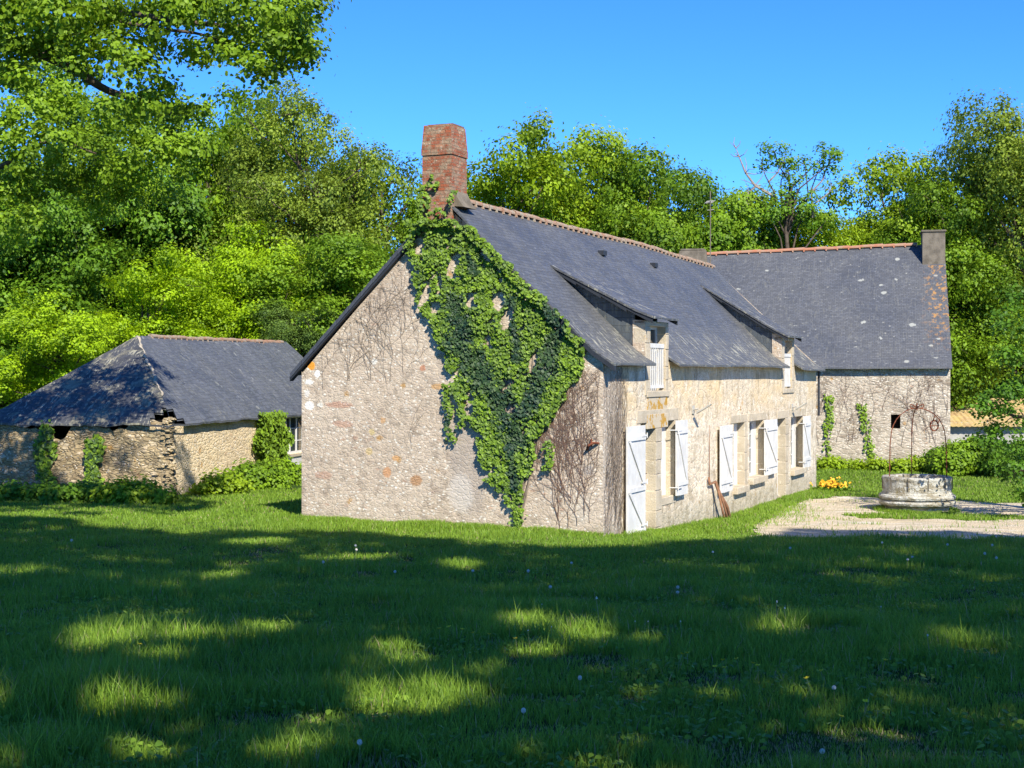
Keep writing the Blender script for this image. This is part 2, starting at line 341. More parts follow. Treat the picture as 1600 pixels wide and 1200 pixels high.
# ------------------------------------------------------------------ mesh helpers
def tag(o, label=None, cat=None, group=None, kind=None):
    if label: o['label'] = label
    if cat: o['category'] = cat
    if group: o['group'] = group
    if kind: o['kind'] = kind
    return o
def empty(name, loc=(0, 0, 0), rz=0):
    o = bpy.data.objects.new(name, None); COL.objects.link(o); o.location = loc; o.rotation_euler = (0, 0, rz); return o
def link(name, me, mats, parent=None):
    if not isinstance(mats, (list, tuple)): mats = [mats]
    for m in mats: me.materials.append(M[m] if isinstance(m, str) else m)
    o = bpy.data.objects.new(name, me); COL.objects.link(o); o.parent = parent; return o
def set_uv(me):
    nl = len(me.loops); co = np.empty(len(me.vertices)*3, np.float32); me.vertices.foreach_get('co', co); co = co.reshape(-1, 3)
    vi = np.empty(nl, np.int32); me.loops.foreach_get('vertex_index', vi)
    nf = len(me.polygons); nr = np.empty(nf*3, np.float32); me.polygons.foreach_get('normal', nr); nr = nr.reshape(-1, 3)
    lt = np.empty(nf, np.int32); me.polygons.foreach_get('loop_total', lt); fi = np.repeat(np.arange(nf), lt)
    n = nr[fi]; p = co[vi]
    h = np.stack([-n[:, 1], n[:, 0], np.zeros(nl)], 1); l = np.linalg.norm(h, axis=1); flat = l < .15
    h[flat] = (1, 0, 0); l[flat] = 1; h /= l[:, None]
    v = np.cross(n, h); v[flat] = (0, 1, 0)
    uv = np.stack([(p*h).sum(1), (p*v).sum(1)], 1).astype(np.float32)
    me.uv_layers.new(name='UVMap').data.foreach_set('uv', uv.ravel())
class G:
    """collects shapes of ONE part, then builds one mesh"""
    def __init__(s): s.v = []; s.f = []; s.mi = []; s.cur = 0
    def add(s, vs, fs):
        b = len(s.v); s.v += [tuple(map(float, q)) for q in vs]; s.f += [tuple(b+i for i in q) for q in fs]; s.mi += [s.cur]*len(fs)
    def hexa(s, p):  # bottom 4 (ccw from above), top 4
        s.add(p, [(3, 2, 1, 0), (4, 5, 6, 7), (0, 1, 5, 4), (1, 2, 6, 5), (2, 3, 7, 6), (3, 0, 4, 7)])
    def box(s, x0, x1, y0, y1, z0, z1, tx=0, ty=0):
        s.hexa([(x0, y0, z0), (x1, y0, z0), (x1, y1, z0), (x0, y1, z0), (x0+tx, y0+ty, z1), (x1-tx, y0+ty, z1), (x1-tx, y1-ty, z1), (x0+tx, y1-ty, z1)])
    def bar(s, a, b, w, h=None, up=(0, 0, 1)):
        a = Vector(a); b = Vector(b); d = (b-a).normalized(); u = Vector(up)
        if abs(d.dot(u)) > .98: u = Vector((1, 0, 0))
        x = d.cross(u).normalized(); y = x.cross(d); h = h or w
        q = [a-x*w/2-y*h/2, a+x*w/2-y*h/2, a+x*w/2+y*h/2, a-x*w/2+y*h/2]
        s.add([*q, *[p+(b-a) for p in q]], [(0, 1, 2, 3), (7, 6, 5, 4), (0, 4, 5, 1), (1, 5, 6, 2), (2, 6, 7, 3), (3, 7, 4, 0)])
    def tube(s, pts, rad, seg=6, close=False):
        pts = [Vector(p) for p in pts]; n = len(pts); b = len(s.v)
        if not hasattr(rad, '__len__'): rad = [rad]*n
        d0 = (pts[1]-pts[0]).normalized(); u = Vector((0, 0, 1)) if abs(d0.z) < .9 else Vector((1, 0, 0)); x = d0.cross(u).normalized()
        vs = []
        for i, p in enumerate(pts):
            d = (pts[(i+1) % n if close else min(i+1, n-1)]-pts[(i-1) % n if close else max(i-1, 0)]).normalized()
            x = (x-d*x.dot(d)).normalized(); y = d.cross(x)
            for k in range(seg):
                a = 2*math.pi*k/seg; vs.append(p+(x*math.cos(a)+y*math.sin(a))*rad[i])
        fs = [((i % n)*seg+k, (i % n)*seg+(k+1) % seg, ((i+1) % n)*seg+(k+1) % seg, ((i+1) % n)*seg+k) for i in range(n if close else n-1) for k in range(seg)]
        if not close: fs += [tuple(range(seg-1, -1, -1)), tuple((n-1)*seg+k for k in range(seg))]
        s.add(vs, fs)
    def lathe(s, prof, seg=40, cx=0, cy=0, jit=0):
        vs = []
        for r, z in prof:
            for k in range(seg):
                a = 2*math.pi*k/seg; rr = r*(1+jit*math.sin(k*2.3+z*9)*.6+jit*math.sin(k*.9+z*31)*.5); vs.append((cx+rr*math.cos(a), cy+rr*math.sin(a), z+jit*.6*r*math.sin(k*.7+r*7)))
        n = len(prof)
        s.add(vs, [(i*seg+k, i*seg+(k+1) % seg, (i+1)*seg+(k+1) % seg, (i+1)*seg+k) for i in range(n-1) for k in range(seg)])
    def build(s, name, mats, parent=None, smooth=False, uv=True, bevel=0):
        me = bpy.data.meshes.new(name); me.from_pydata(s.v, [], s.f); me.update()
        if uv: set_uv(me)
        o = link(name, me, mats, parent)
        if any(s.mi): me.polygons.foreach_set('material_index', s.mi)
        if smooth: me.polygons.foreach_set('use_smooth', [True]*len(me.polygons))
        if bevel:
            b = o.modifiers.new('bevel', 'BEVEL'); b.width = bevel; b.segments = 2; b.limit_method = 'ANGLE'; b.angle_limit = R(40)
        return o
def fast(name, V, faces, mats, parent=None, tint=None, smooth=False):
    """V (n,3); faces: list of int arrays (m,k); tint: list of per-face floats"""
    me = bpy.data.meshes.new(name); me.vertices.add(len(V)); me.vertices.foreach_set('co', np.ascontiguousarray(V, np.float32).ravel())
    lv = np.concatenate([f.ravel() for f in faces]).astype(np.int32)
    tot = np.concatenate([np.full(len(f), f.shape[1], np.int32) for f in faces])
    st = np.concatenate([[0], np.cumsum(tot)[:-1]]).astype(np.int32)
    me.loops.add(len(lv)); me.loops.foreach_set('vertex_index', lv)
    me.polygons.add(len(tot)); me.polygons.foreach_set('loop_start', st)
    try: me.polygons.foreach_set('loop_total', tot)
    except Exception: pass
    me.update(calc_edges=True)
    if smooth: me.polygons.foreach_set('use_smooth', np.ones(len(tot), bool))
    if tint is not None:
        a = me.attributes.new('tint', 'FLOAT', 'FACE'); a.data.foreach_set('value', np.clip(np.concatenate(tint), 0, 1).astype(np.float32))
    return link(name, me, mats, parent)

def hsh(x, y, s=0):
    return (np.sin(x*12.9898+y*78.233+s*37.7)*43758.5453) % 1.0
def vnoise(x, y, s=0):
    x = np.asarray(x, float); y = np.asarray(y, float); xi = np.floor(x); yi = np.floor(y); fx = x-xi; fy = y-yi; fx = fx*fx*(3-2*fx); fy = fy*fy*(3-2*fy)
    return (hsh(xi, yi, s)*(1-fx)+hsh(xi+1, yi, s)*fx)*(1-fy)+(hsh(xi, yi+1, s)*(1-fx)+hsh(xi+1, yi+1, s)*fx)*fy
def fbm(x, y, s=0): return .55*vnoise(x, y, s)+.3*vnoise(x*2.1+5, y*2.1+3, s)+.15*vnoise(x*4.3, y*4.3, s)
def ss(x, a, b):
    t = np.clip((np.asarray(x, float)-a)/(b-a), 0, 1); return t*t*(3-2*t)

# ------------------------------------------------------------------ ground
def gz(x, y):
    x = np.asarray(x, float); y = np.asarray(y, float)
    near = np.interp(y, [-30, 0, 7, 12, 18, 24, 27.5, 30, 36, 60, 100], [1.3, 1.35, 1.25, .95, .55, .28, .08, .10, .02, -.05, 0])
    right = np.interp(y, [-30, 0, 7, 12, 18, 24, 25.5, 27, 30, 37, 45, 56, 100], [1.3, 1.35, 1.25, .95, .55, .29, .20, -.03, -.24, -.42, -.47, -.38, 0])
    near = near*1.0; f = ss(x-(y-27)*.2, 0.2, 3.2)
    return near*(1-f)+right*f + (fbm(x*.35, y*.35, 3)-.5)*.10 + (fbm(x*1.3, y*1.3, 5)-.5)*.05
def onground(px, py, near=0):
    Y = np.full(np.shape(px), 20.0)
    for _ in range(40):
        Y = .5*Y+.5*(EYE-gz((px-800)/F*Y, Y))*F/(py-HZ)
    return (px-800)/F*Y, Y
def grid_mesh(name, xs, ys, fz, mat, keep=None, kind='structure', dz=0):
    X, Y = np.meshgrid(xs, ys); Z = fz(X, Y)+dz; nx, ny = len(xs), len(ys)
    V = np.stack([X.ravel(), Y.ravel(), Z.ravel()], 1)
    i = np.arange((ny-1)*nx).reshape(ny-1, nx)[:, :-1].ravel(); Fc = np.stack([i, i+1, i+nx+1, i+nx], 1)
    if keep is not None:
        c = V[Fc].mean(1); Fc = Fc[keep(c[:, 0], c[:, 1])]
        used = np.unique(Fc); re = np.zeros(len(V), int); re[used] = np.arange(len(used)); V = V[used]; Fc = re[Fc]
    o = fast(name, V, [Fc], mat, smooth=True); tag(o, kind=kind); return o
ax = np.concatenate([-np.geomspace(400, 24, 14), np.arange(-22, 24, .35), np.geomspace(25, 400, 14)])
ay = np.concatenate([-np.geomspace(300, 12, 10), np.arange(-10, 60, .35), np.geomspace(62, 700, 16)])
grid_mesh('ground', ax, ay, gz, 'ground')
# gravel yard outline traced on the ground
def inpoly(x, y, poly):
    x = np.asarray(x); y = np.asarray(y); ins = np.zeros(x.shape, bool); n = len(poly)
    for i in range(n):
        x0, y0 = poly[i]; x1, y1 = poly[(i+1) % n]
        if y0 == y1: continue
        c = ((y0 > y) != (y1 > y)) & (x < (x1-x0)*(y-y0)/(y1-y0)+x0); ins ^= c
    return ins
yard = [(1190, 818), (1215, 800), (1240, 790), (1262, 780), (1330, 777), (1400, 780), (1500, 784), (1620, 787), (1900, 790), (2300, 800)]
gx, gy = onground(np.array([p[0] for p in yard], float), np.array([p[1] for p in yard], float))
YARD = list(zip(gx, gy)) + [(26, 27), (24, 25.9), (12, 25.6), (7, 25.5), (4.6, 25.7), (4.3, 27.5)]
def in_yard(x, y, soft=.35):
    x = np.asarray(x, float); y = np.asarray(y, float)
    xx = x+(fbm(x*1.4, y*1.4, 8)-.5)*soft*2.2; yy = y+(fbm(x*1.4, y*1.4, 9)-.5)*soft*3.5
    m = inpoly(xx, yy, YARD)
    # grass tongue in front of the well and thin weeds
    wx, wy = 10.2, 36.6
    t1 = ((x-wx-.1)/2.3)**2+((y-(wy-1.5))/.95)**2+(fbm(x*2, y*2, 4)-.5)*1.2 < 1
    return m & ~t1
grid_mesh('gravel_yard', np.arange(3.5, 27, .12), np.arange(25, 44, .12), gz, 'gravel', keep=in_yard, dz=.012)

# ------------------------------------------------------------------ roof slab helper
def wob(x, y, amp): return (fbm(x*.9+3, y*.9, 21)-.5)*amp
def slab(g, X0, X1, prof, zf, th, amp=.05, step=.45, uvstore=None, vary=None):
    """grid of x from X0..X1 and prof parameter values; zf(x,t)->(y,z). adds top, underside and rim"""
    nx = max(2, int(abs(X1-X0)/step)+1); xs = np.linspace(X0, X1, nx); n = len(prof)
    top = []; bot = []
    for t in prof:
        for x in xs:
            y, z = zf(x, t); z2 = z+wob(x, t, amp); top.append((x, y, z2)); bot.append((x, y, z2-th))
    b = len(top); fs = []
    for j in range(n-1):
        for i in range(nx-1):
            a = j*nx+i; fs.append((a, a+1, a+nx+1, a+nx)); fs.append((b+a, b+a+nx, b+a+nx+1, b+a+1))
    rim = [i for i in range(nx)]+[j*nx+nx-1 for j in range(1, n)]+[(n-1)*nx+i for i in range(nx-2, -1, -1)]+[j*nx for j in range(n-2, 0, -1)]
    for k in range(len(rim)):
        a, c = rim[k], rim[(k+1) % len(rim)]; fs.append((a, b+a, b+c, c))
    g.add(top+bot, fs)
def ridge_tiles(g, a, b, r=.11, L=.36, seg=7):
    a = Vector(a); b = Vector(b); n = int((b-a).length/L); d = (b-a).normalized(); side = Vector((0, 0, 1)).cross(d).normalized()
    for i in range(n):
        p = a.lerp(b, i/n); q = a.lerp(b, (i+1.12)/n); dz = Vector((0, 0, random.uniform(-.012, .012))); rr = r*random.uniform(.94, 1.05)
        vs = []
        for c, rad in ((p, rr), (q, rr*.86)):
            for k in range(seg+1):
                an = -.25+(math.pi+.5)*k/seg; vs.append(c+dz+side*math.cos(an)*rad+Vector((0, 0, math.sin(an)*rad-.02)))
            for k in range(seg+1):
                an = -.25+(math.pi+.5)*k/seg; vs.append(c+dz+side*math.cos(an)*(rad-.02)+Vector((0, 0, math.sin(an)*(rad-.02)-.02)))
        m = seg+1; fs = []
        for k in range(seg): fs += [(k, k+1, 2*m+k+1, 2*m+k), (m+k+1, m+k, 3*m+k, 3*m+k+1), (k+1, k, m+k, m+k+1), (2*m+k, 2*m+k+1, 3*m+k+1, 3*m+k)]
        g.add(vs, fs)
        g.add([p+side*x+Vector((0, 0, z)) for x, z in ((-rr*1.15, -.1), (rr*1.15, -.1), (rr*.8, .03), (-rr*.8, .03))]+[p+d*.05+side*x+Vector((0, 0, z)) for x, z in ((-rr*1.15, -.1), (rr*1.15, -.1), (rr*.8, .03), (-rr*.8, .03))], [(0, 1, 2, 3), (7, 6, 5, 4), (0, 4, 5, 1), (1, 5, 6, 2), (2, 6, 7, 3), (3, 7, 4, 0)])

# ------------------------------------------------------------------ the stone house
HO = np.array((1.69, 27.3)); HD = np.array((.3987, .9171)); HG = np.array((-.9171, .3987)); HL = 18.9; HW = 6.5
house = empty('stone_house', (HO[0], HO[1], 0), math.atan2(HD[1], HD[0]))
tag(house, 'long stone farmhouse with slate roof, red brick chimney and two dormers', 'house')
def ft(px, out=0.0):   # pixel column -> distance along the front wall (out = metres proud of the wall)
    r = (px-800)/F; return (HO[1]*r-.3987*out*r-HO[0]-.9171*out)/(HD[0]-HD[1]*r)
def fz_(px, py, out=0.0):
    t = ft(px, out); Y = HO[1]+HD[1]*t-.3987*out; return EYE+(HZ-py)*Y/F
def gp(px, py, out=0.0):   # pixel -> (y, z) on the gable plane, local coordinates
    r = (px-800)/F; ox = HO[0]-HD[0]*out; oy = HO[1]-HD[1]*out
    y = (ox-oy*r)/(.9171+.3987*r); return y, EYE+(HZ-py)/F*(oy+HG[1]*y)
RID = 3.25
def hz_front(x, t):   # t = local y (depth) on the front slope
    kick = .13*np.clip((.30-t)/.55, 0, 1)**2
    return t, 3.12+.955*(t+.25)+kick*1.0-.11*ss(x, 12, 19)
def hz_back(x, t):
    return t, 3.06+.985*(6.7-t)-.11*ss(x, 12, 19)
EAV = 3.30
D = [(2.46, 3.98, 2.76, 3.80), (ft(1221), ft(1240), ft(1225), ft(1237))]
sil = [(2.70, 4.02), (2.62, 3.95)]
GB = -1.2
# openings on the front: (t0,t1,z0,z1)
W1 = (ft(1033), ft(1053), fz_(1033, 778), 2.06)
DR1 = (ft(1024)-.95, ft(1024), GB, 2.06)
W2 = (ft(1163)-1.02, ft(1163), fz_(1163, 757), 1.83)
W3 = (ft(1171), ft(1192), fz_(1171, 747), 1.83)
DR2 = (ft(1227)-.95, ft(1227), GB, 1.80)
W4 = (ft(1236), ft(1254), fz_(1236, 734), 1.80)
opens = [W1, DR1, W2, W3, DR2, W4]+[(d[2], d[3], s[0], s[1]) for d, s in zip(D, sil)]
g = G()
xs = sorted(set([0, 1.05, HL, HL-.5]+[v for o in opens for v in o[:2]]+[v for d in D for v in d[:2]]+list(np.arange(1.6, HL, .9))))
zs = sorted(set([GB, -.2, .9, EAV, 4.12]+[v for o in opens for v in o[2:]]))
for i in range(len(xs)-1):
    for j in range(len(zs)-1):
        xm = (xs[i]+xs[i+1])/2; zm = (zs[j]+zs[j+1])/2
        if any(o[0] < xm < o[1] and o[2] < zm < o[3] for o in opens): continue
        if zm > EAV and not any(d[0] < xm < d[1] for d in D): continue
        g.cur = 2 if xm < 1.05 else 1
        g.add([(xs[i], 0, zs[j]), (xs[i+1], 0, zs[j]), (xs[i+1], 0, zs[j+1]), (xs[i], 0, zs[j+1])], [(0, 1, 2, 3)])
RV = .24
g.cur = 1
for o in opens:
    a, b, c, d = o
    for q in (((a, c), (a, d)), ((a, d), (b, d)), ((b, d), (b, c)), ((b, c), (a, c))):
        (x0, z0), (x1, z1) = q; g.add([(x0, 0, z0), (x1, 0, z1), (x1, RV+.2, z1), (x0, RV+.2, z0)], [(0, 1, 2, 3)])
g.cur = 0
n = 14
ridz = 3.12+.955*3.5-.07
pts = [(0, 0, GB), (0, 0, EAV)]+[(0, RID*k/6, EAV+(ridz-.05-EAV)*k/6) for k in range(1, 7)]+[(0, RID+(HW-RID)*k/6, ridz-.05+(3.1-ridz)*k/6) for k in range(1, 7)]+[(0, HW, GB)]
g.add(pts, [tuple(range(len(pts)))])
pf = [(HL, y, z) for _, y, z in pts]; g.add(pf, [tuple(range(len(pf)-1, -1, -1))])
g.add([(0, HW, GB), (HL, HW, GB), (HL, HW, 3.1), (0, HW, 3.1)], [(3, 2, 1, 0)])
for d in D:   # dormer side returns in stone
    for x in d[:2]: g.add([(x, 0, 3.1), (x, .26, 3.1), (x, .26, 4.14), (x, 0, 4.12)], [(0, 1, 2, 3)])
g.build('wall', ['gable', 'front', 'front_near'], house)
# roof: front slope interrupted by the two dormers
g = G()
lo = [-.25, -.05, .15, .4, .7, 1.0]; hi = [1.0, 1.4, 1.8, 2.2, 2.6, 3.0, RID]
cuts = [(-.10, D[0][0]-.05), (D[0][1]+.05, D[1][0]-.05), (D[1][1]+.05, HL+.12)]
for a, b in cuts: slab(g, a, b, lo, hz_front, .05)
slab(g, -.10, HL+.12, hi, hz_front, .05)
slab(g, -.10, HL+.12, [RID, 4, 5, 6, 6.7], hz_back, .05)
g.build('roof', 'slate', house)
# verge boards
for f, ys in ((hz_front, np.linspace(-.25, RID, 9)), (hz_back, np.linspace(RID, 6.72, 9))):
    g = G()
    for y0, y1 in zip(ys[:-1], ys[1:]):
        y0, y1 = (y0, min(y1, 2.84)) if f is hz_front else (max(y0, 3.66), y1)
        if y1-y0 < .02: continue
        z0 = f(-.1, y0)[1]+wob(-.1, y0, .05)-.052; z1 = f(-.1, y1)[1]+wob(-.1, y1, .05)-.052
        g.hexa([(-.104, y0, z0-.10), (0.03, y0, z0-.10), (0.03, y1, z1-.10), (-.104, y1, z1-.10), (-.104, y0, z0), (0.03, y0, z0), (0.03, y1, z1), (-.104, y1, z1)])
    g.build('verge_board', 'fascia', house)
g = G()
for y0, y1 in zip(np.linspace(3.7, 6.70, 12)[:-1], np.linspace(3.7, 6.70, 12)[1:]):
    z0 = hz_back(-.1, y0)[1]-.045; z1 = hz_back(-.1, y1)[1]-.045
    y0 += .01
    g.hexa([(-.118, y0, z0-.05), (-.106, y0, z0-.05), (-.106, y1, z1-.05), (-.118, y1, z1-.05), (-.118, y0, z0+.045), (-.106, y0, z0+.045), (-.106, y1, z1+.045), (-.118, y1, z1+.045)])
g.build('verge_slates', 'verge', house)
g = G(); 
zr = lambda x: hz_front(x, RID)[1]+wob(x, RID, .05)+.035
ks = np.linspace(.55, HL+.1, 10)
for a, b in zip(ks[:-1], ks[1:]): ridge_tiles(g, (a, RID, zr(a)), (b, RID, zr(b)), r=.08, L=.33)
g.build('ridge_tiles', 'terracotta', house)
# dormers
DZ = [(2.30, 4.05, 1.98, 4.15, 2.30), (D[1][0]-.14, D[1][1]+.14, 2.25, 4.02, 0)]
for k, (d, s) in enumerate(zip(D, sil)):
    x0, x1 = DZ[k][0], DZ[k][1]; ytop = DZ[k][2]; ze = DZ[k][3]
    ztop = hz_front(x0, ytop)[1]
    dm = G(); mid = (x0+x1)/2
    def zd(x, t, ze=ze, ztop=ztop, ytop=ytop): return t, ze+(ztop+.03-ze)*(t+.22)/(ytop+.22)+.05*np.clip((.1-t)/.35, 0, 1)
    slab(dm, x0, x1, list(np.linspace(-.22, ytop, 7)), zd, .045, .03, .3)
    rf = dm.build('dormer_roof', 'slate_dormer', house)
    for xx in (x0+.02, x1-.05):   # verge boards of the dormer
        e = G()
        for y0, y1 in zip(np.linspace(-.2, ytop, 5)[:-1], np.linspace(-.2, ytop, 5)[1:]):
            a = zd(0, y0)[1]-.055; b = zd(0, y1)[1]-.055
            e.hexa([(xx, y0, a-.09), (xx+.03, y0, a-.09), (xx+.03, y1, b-.05), (xx, y1, b-.05), (xx, y0, a), (xx+.03, y0, a), (xx+.03, y1, b), (xx, y1, b)])
        e.build('verge_board', 'fascia', rf, uv=False)
    ck = G()
    for x, w_ in ((d[0]+.02, -1), (d[1]-.02, 1)):
        q = [(.22, hz_front(0, .22)[1]-.12), (ytop, ztop-.10), (ytop, ztop-.03), (.22, zd(0, .22)[1]-.05)]
        p = [(x, a, b) for a, b in q]+[(x+.04*-w_, a, b) for a, b in q]
        ck.add(p, [(0, 1, 2, 3), (7, 6, 5, 4), (0, 4, 5, 1), (1, 5, 6, 2), (2, 6, 7, 3), (3, 7, 4, 0)])
    ck.build('dormer_cheek', 'slate_cheek', house)
    jb = G()  # dressed stone jambs, lintel and sill
    for a, b in ((d[0]-.004, d[2]+.003), (d[3]-.003, d[1]+.004)):
        z = s[0]-.1
        while z < 4.05:
            h_ = random.uniform(.26, .42); zt = min(z+h_, 4.08); inn = .0
            jb.box(a+random.uniform(0, .006), b-random.uniform(0, .006), -.014-random.uniform(0, .008), .235, z+.006, zt-.006); z = zt
    jb.box(d[0], d[1], -.018, .23, 4.083 if False else s[1]+.004, s[1]+.10)
    jb.box(d[2]-.22, d[3]+.22, -.035, .1, s[0]-.13, s[0]-.004)
    jb.build('stone_surround', 'ashlar', house, bevel=.012)
    if k == 0:
        pn = G(); pn.box(d[2]-.18, d[3]+.12, -.012, .05, 2.24, 2.565); pn.box(d[2]-.22, d[3]+.14, -.02, .05, 1.93, 2.225); pn.build('apron_stone', 'orange_stone', house, bevel=.01)
    def framewin(o, split=2, bars=3, rs=.055):
        a, b, c, dd = o; y = RV-.06; f = G(); w_ = .055
        f.box(a, a+w_, y, y+.06, c, dd); f.box(b-rs, b, y, y+.06, c, dd); b = b-rs+w_; f.box(a+w_, b-w_, y, y+.06, c, c+w_*1.3); f.box(a+w_, b-w_, y, y+.06, dd-w_, dd)
        m_ = (a+b)/2; f.box(m_-.045, m_+.045, y-.006, y+.055, c+w_, dd-w_)
        for q in range(1, bars):
            z = c+(dd-c)*q/bars; f.box(a+w_, m_-.05, y+.01, y+.045, z-.014, z+.014); f.box(m_+.05, b-w_, y+.01, y+.045, z-.014, z+.014)
        o1 = f.build('window', 'white_frame', house)
        p = G(); p.box(a+.02, b-.02, y+.03, y+.036, c+.02, dd-.02); p.build('pane', 'glass', o1)
        return o1
    wn_ = framewin((d[2], d[3], s[0], s[1]), bars=3)
    rl = G(); zt = s[0]+.92; y = .02  # white railing
    rl.box(d[2]+.01, d[3]-.01, y, y+.045, zt-.04, zt+.05); rl.box(d[2]+.01, d[3]-.01, y+.008, y+.04, s[0]+.05, s[0]+.11)
    nb = 8
    for q in range(nb):
        x = d[2]+.05+(d[3]-d[2]-.1)*q/(nb-1); rl.box(x-.024, x+.024, y+.012, y+.032, s[0]+.11, zt-.04)
    rl.build('railing', 'white', house)
# stone surrounds of the ground-floor openings
def surround(o, left=.0, right=.34, lint=(.12, .12), lh=.26, toground=False, sill=False, leftw=0):
    a, b, c, d = o; s = G()
    z = max(c-.02, -1.0) if not toground else -.9
    while z < d-.02 and right:
        h_ = random.uniform(.26, .45); zt = min(z+h_, d)
        if d-zt < .1: zt = d
        s.box(b-.003, b+right*random.choice((.85, 1, 1)), -.014-random.uniform(0, .006), .215, z+.006, zt-.006); z = zt
    z = max(c-.02, -1.0) if not toground else -.9
    while z < d-.02 and leftw:
        h_ = random.uniform(.26, .45); zt = min(z+h_, d)
        if d-zt < .1: zt = d
        s.box(a-leftw, a+.003, -.014, .215, z+.006, zt-.006); z = zt
    s.box(a-lint[0], b+lint[1], -.016, .21, d-.003, d+lh)
    return s.build('stone_surround', 'ashlar', house, bevel=.012)
surround(W1, right=.24, lint=(.06, .28)); surround(DR1, right=.385, toground=True, lint=(.25, .32)); 
surround(W2, right=.30, lint=(.3, .24), lh=.20); surround(W3, right=.22, lint=(.13, .3), lh=.20)
surround(DR2, right=.40, toground=True, lint=(.05, .32), lh=.22); surround(W4, right=.22, lint=(.06, .3), lh=.22)
def framedoor(o, zb):
    a, b, c, d = o; f = G(); y = RV-.03
    f.box(a, a+.06, y, y+.06, zb, d); f.box(b-.06, b, y, y+.06, zb, d); f.box(a+.06, b-.06, y, y+.06, d-.06, d)
    f.box(a+.06, b-.06, y+.01, y+.045, zb, zb+.85); f.box((a+b)/2-.04, (a+b)/2+.04, y+.005, y+.05, zb+.85, d-.06)
    for q in range(1, 3):
        z = zb+.85+(d-zb-.91)*q/3; f.box(a+.06, b-.06, y+.012, y+.043, z-.015, z+.015)
    o1 = f.build('door', 'white_frame', house); p = G(); p.box(a+.03, b-.03, y+.028, y+.034, zb+.5, d-.03); p.build('pane', 'glass', o1)
    h_ = G(); h_.tube([(b-.1, y-.05, zb+1), (b-.2, y-.05, zb+1)], .012); h_.tube([(b-.1, y-.05, zb+1), (b-.1, y+.02, zb+1)], .01); h_.build('handle', 'darkiron', o1)
framedoor(DR1, .0); framedoor(DR2, -.35)
for o in (W1, W2, W3, W4):
    wobj = framewin(o, bars=4, rs=.33 if o is W1 else .46)
    s = G(); s.box(o[0]-.06, o[1]+.10, -.12 if o is not W1 else -.016, RV-.07, o[2]-.17, o[2]-.004); so_ = s.build('sill', 'ashlar', wobj, bevel=.015)
# shutters: each folded back flat against the wall
def shutter(hx, wd, z0, z1, side, name='shutter', zbraces=1):
    """hx hinge position; side -1 opens to the left (towards x-), +1 to the right"""
    x0, x1 = (hx-wd, hx) if side < 0 else (hx, hx+wd); y = -.115; th = .035; s = G(); nb = 4
    for q in range(nb):
        a = x0+wd*q/nb+.0035; b = x0+wd*(q+1)/nb-.0035; s.box(a, b, y+random.uniform(-.002, .002), y+th, z0+random.uniform(0, .01), z1)
    s.box(x0+.002, x1-.002, y+.008, y+th-.006, z0+.015, z1-.01)
    so_ = s.build(name, 'white', house)
    br = G(); yb = y-.026; hh = (z1-z0)/zbraces
    for k_ in range(zbraces):
        za = z0+hh*k_; zb = za+hh
        if k_ == 0: br.box(x0+.04, x1-.04, yb, y-.002, za+.14*min(hh, 1.5), za+.14*min(hh, 1.5)+.09)
        br.box(x0+.04, x1-.04, yb, y-.002, zb-.14-.0, zb-.05) if k_ < zbraces-1 else br.box(x0+.04, x1-.04, yb, y-.002, zb-.28, zb-.19)
        top = zb-.14 if k_ < zbraces-1 else zb-.28; bo = za+.14*min(hh, 1.5)+.09 if k_ == 0 else za-.05
        br.bar((x0+.09, (yb+y)/2, top), (x1-.09, (yb+y)/2, bo), .075, .022, up=(0, 1, 0))
    br.build('brace', 'white', so_)
    for zz in ((z0+.16, z1-.22) if zbraces == 1 else (z0+.3, (z0+z1)/2, z1-.22)):
        hg = G(); hg.box(min(hx, hx+side*.30), max(hx, hx+side*.30), yb-.010, yb-.003, zz, zz+.035)
        hg.tube([(hx-side*.01, yb-.005, zz-.03), (hx-side*.01, yb-.005, zz+.07)], .013)
        hg.tube([(hx-side*.01, yb-.005, zz+.02), (hx-side*.05, .03, zz+.02)], .012)
        hg.build('hinge', 'white', so_)
    return so_
o = shutter(ft(1009, .12), ft(1009, .12)-ft(981, .12), -.25, 2.03, -1, 'door_shutter', 2); o['label'] = 'tall white Z-braced door shutter folded back flat'
shutter(ft(1058, .12), ft(1075, .12)-ft(1058, .12), W1[2]-.02, W1[3]-.01, 1)
shutter(ft(1145, .12), ft(1145, .12)-ft(1127, .12), W2[2]-.03, W2[3]-.01, -1)
shutter(ft(1196, .12), ft(1215, .12)-ft(1196, .12), W3[2]-.03, W3[3]-.01, 1)
shutter(ft(1256.5, .12), ft(1267, .12)-ft(1256.5, .12), W4[2]-.03, W4[3]-.01, 1)
# brick chimney, flush with the gable
y1, z_ = gp(663, 340); y0, _ = gp(711.5, 340)
yc0, yc1 = y0, y1; zt = gp(690, 196)[1]; zb = gp(690, 243)[1]
g = G(); yc0 += .02; yc1 -= .02; g.box(-.125, .56, yc0, yc1, 5.95, zb)
g.box(-.143, .578, yc0-.016, yc1+.016, zb, zb+.13)
g.box(-.139, .574, yc0-.012, yc1+.012, zb+.13, zt, tx=.03, ty=.035)
g.box(.02, .53, yc0+.045, yc1-.045, zt, zt+.02)
ch = g.build('chimney', 'brick', house)
g = G(); g.box(.02, .53, yc0+.045, yc1-.045, zt+.02, zt+.035); 
g.hexa([(.0, yc0-.20, 6.28), (.62, yc0-.20, 6.28), (.62, yc0+.01, 6.30), (.0, yc0+.01, 6.30), (.0, yc0-.10, 6.40), (.58, yc0-.10, 6.40), (.58, yc0+.01, 6.62), (.0, yc0+.01, 6.62)])
g.build('mortar_flashing', 'concrete', ch)
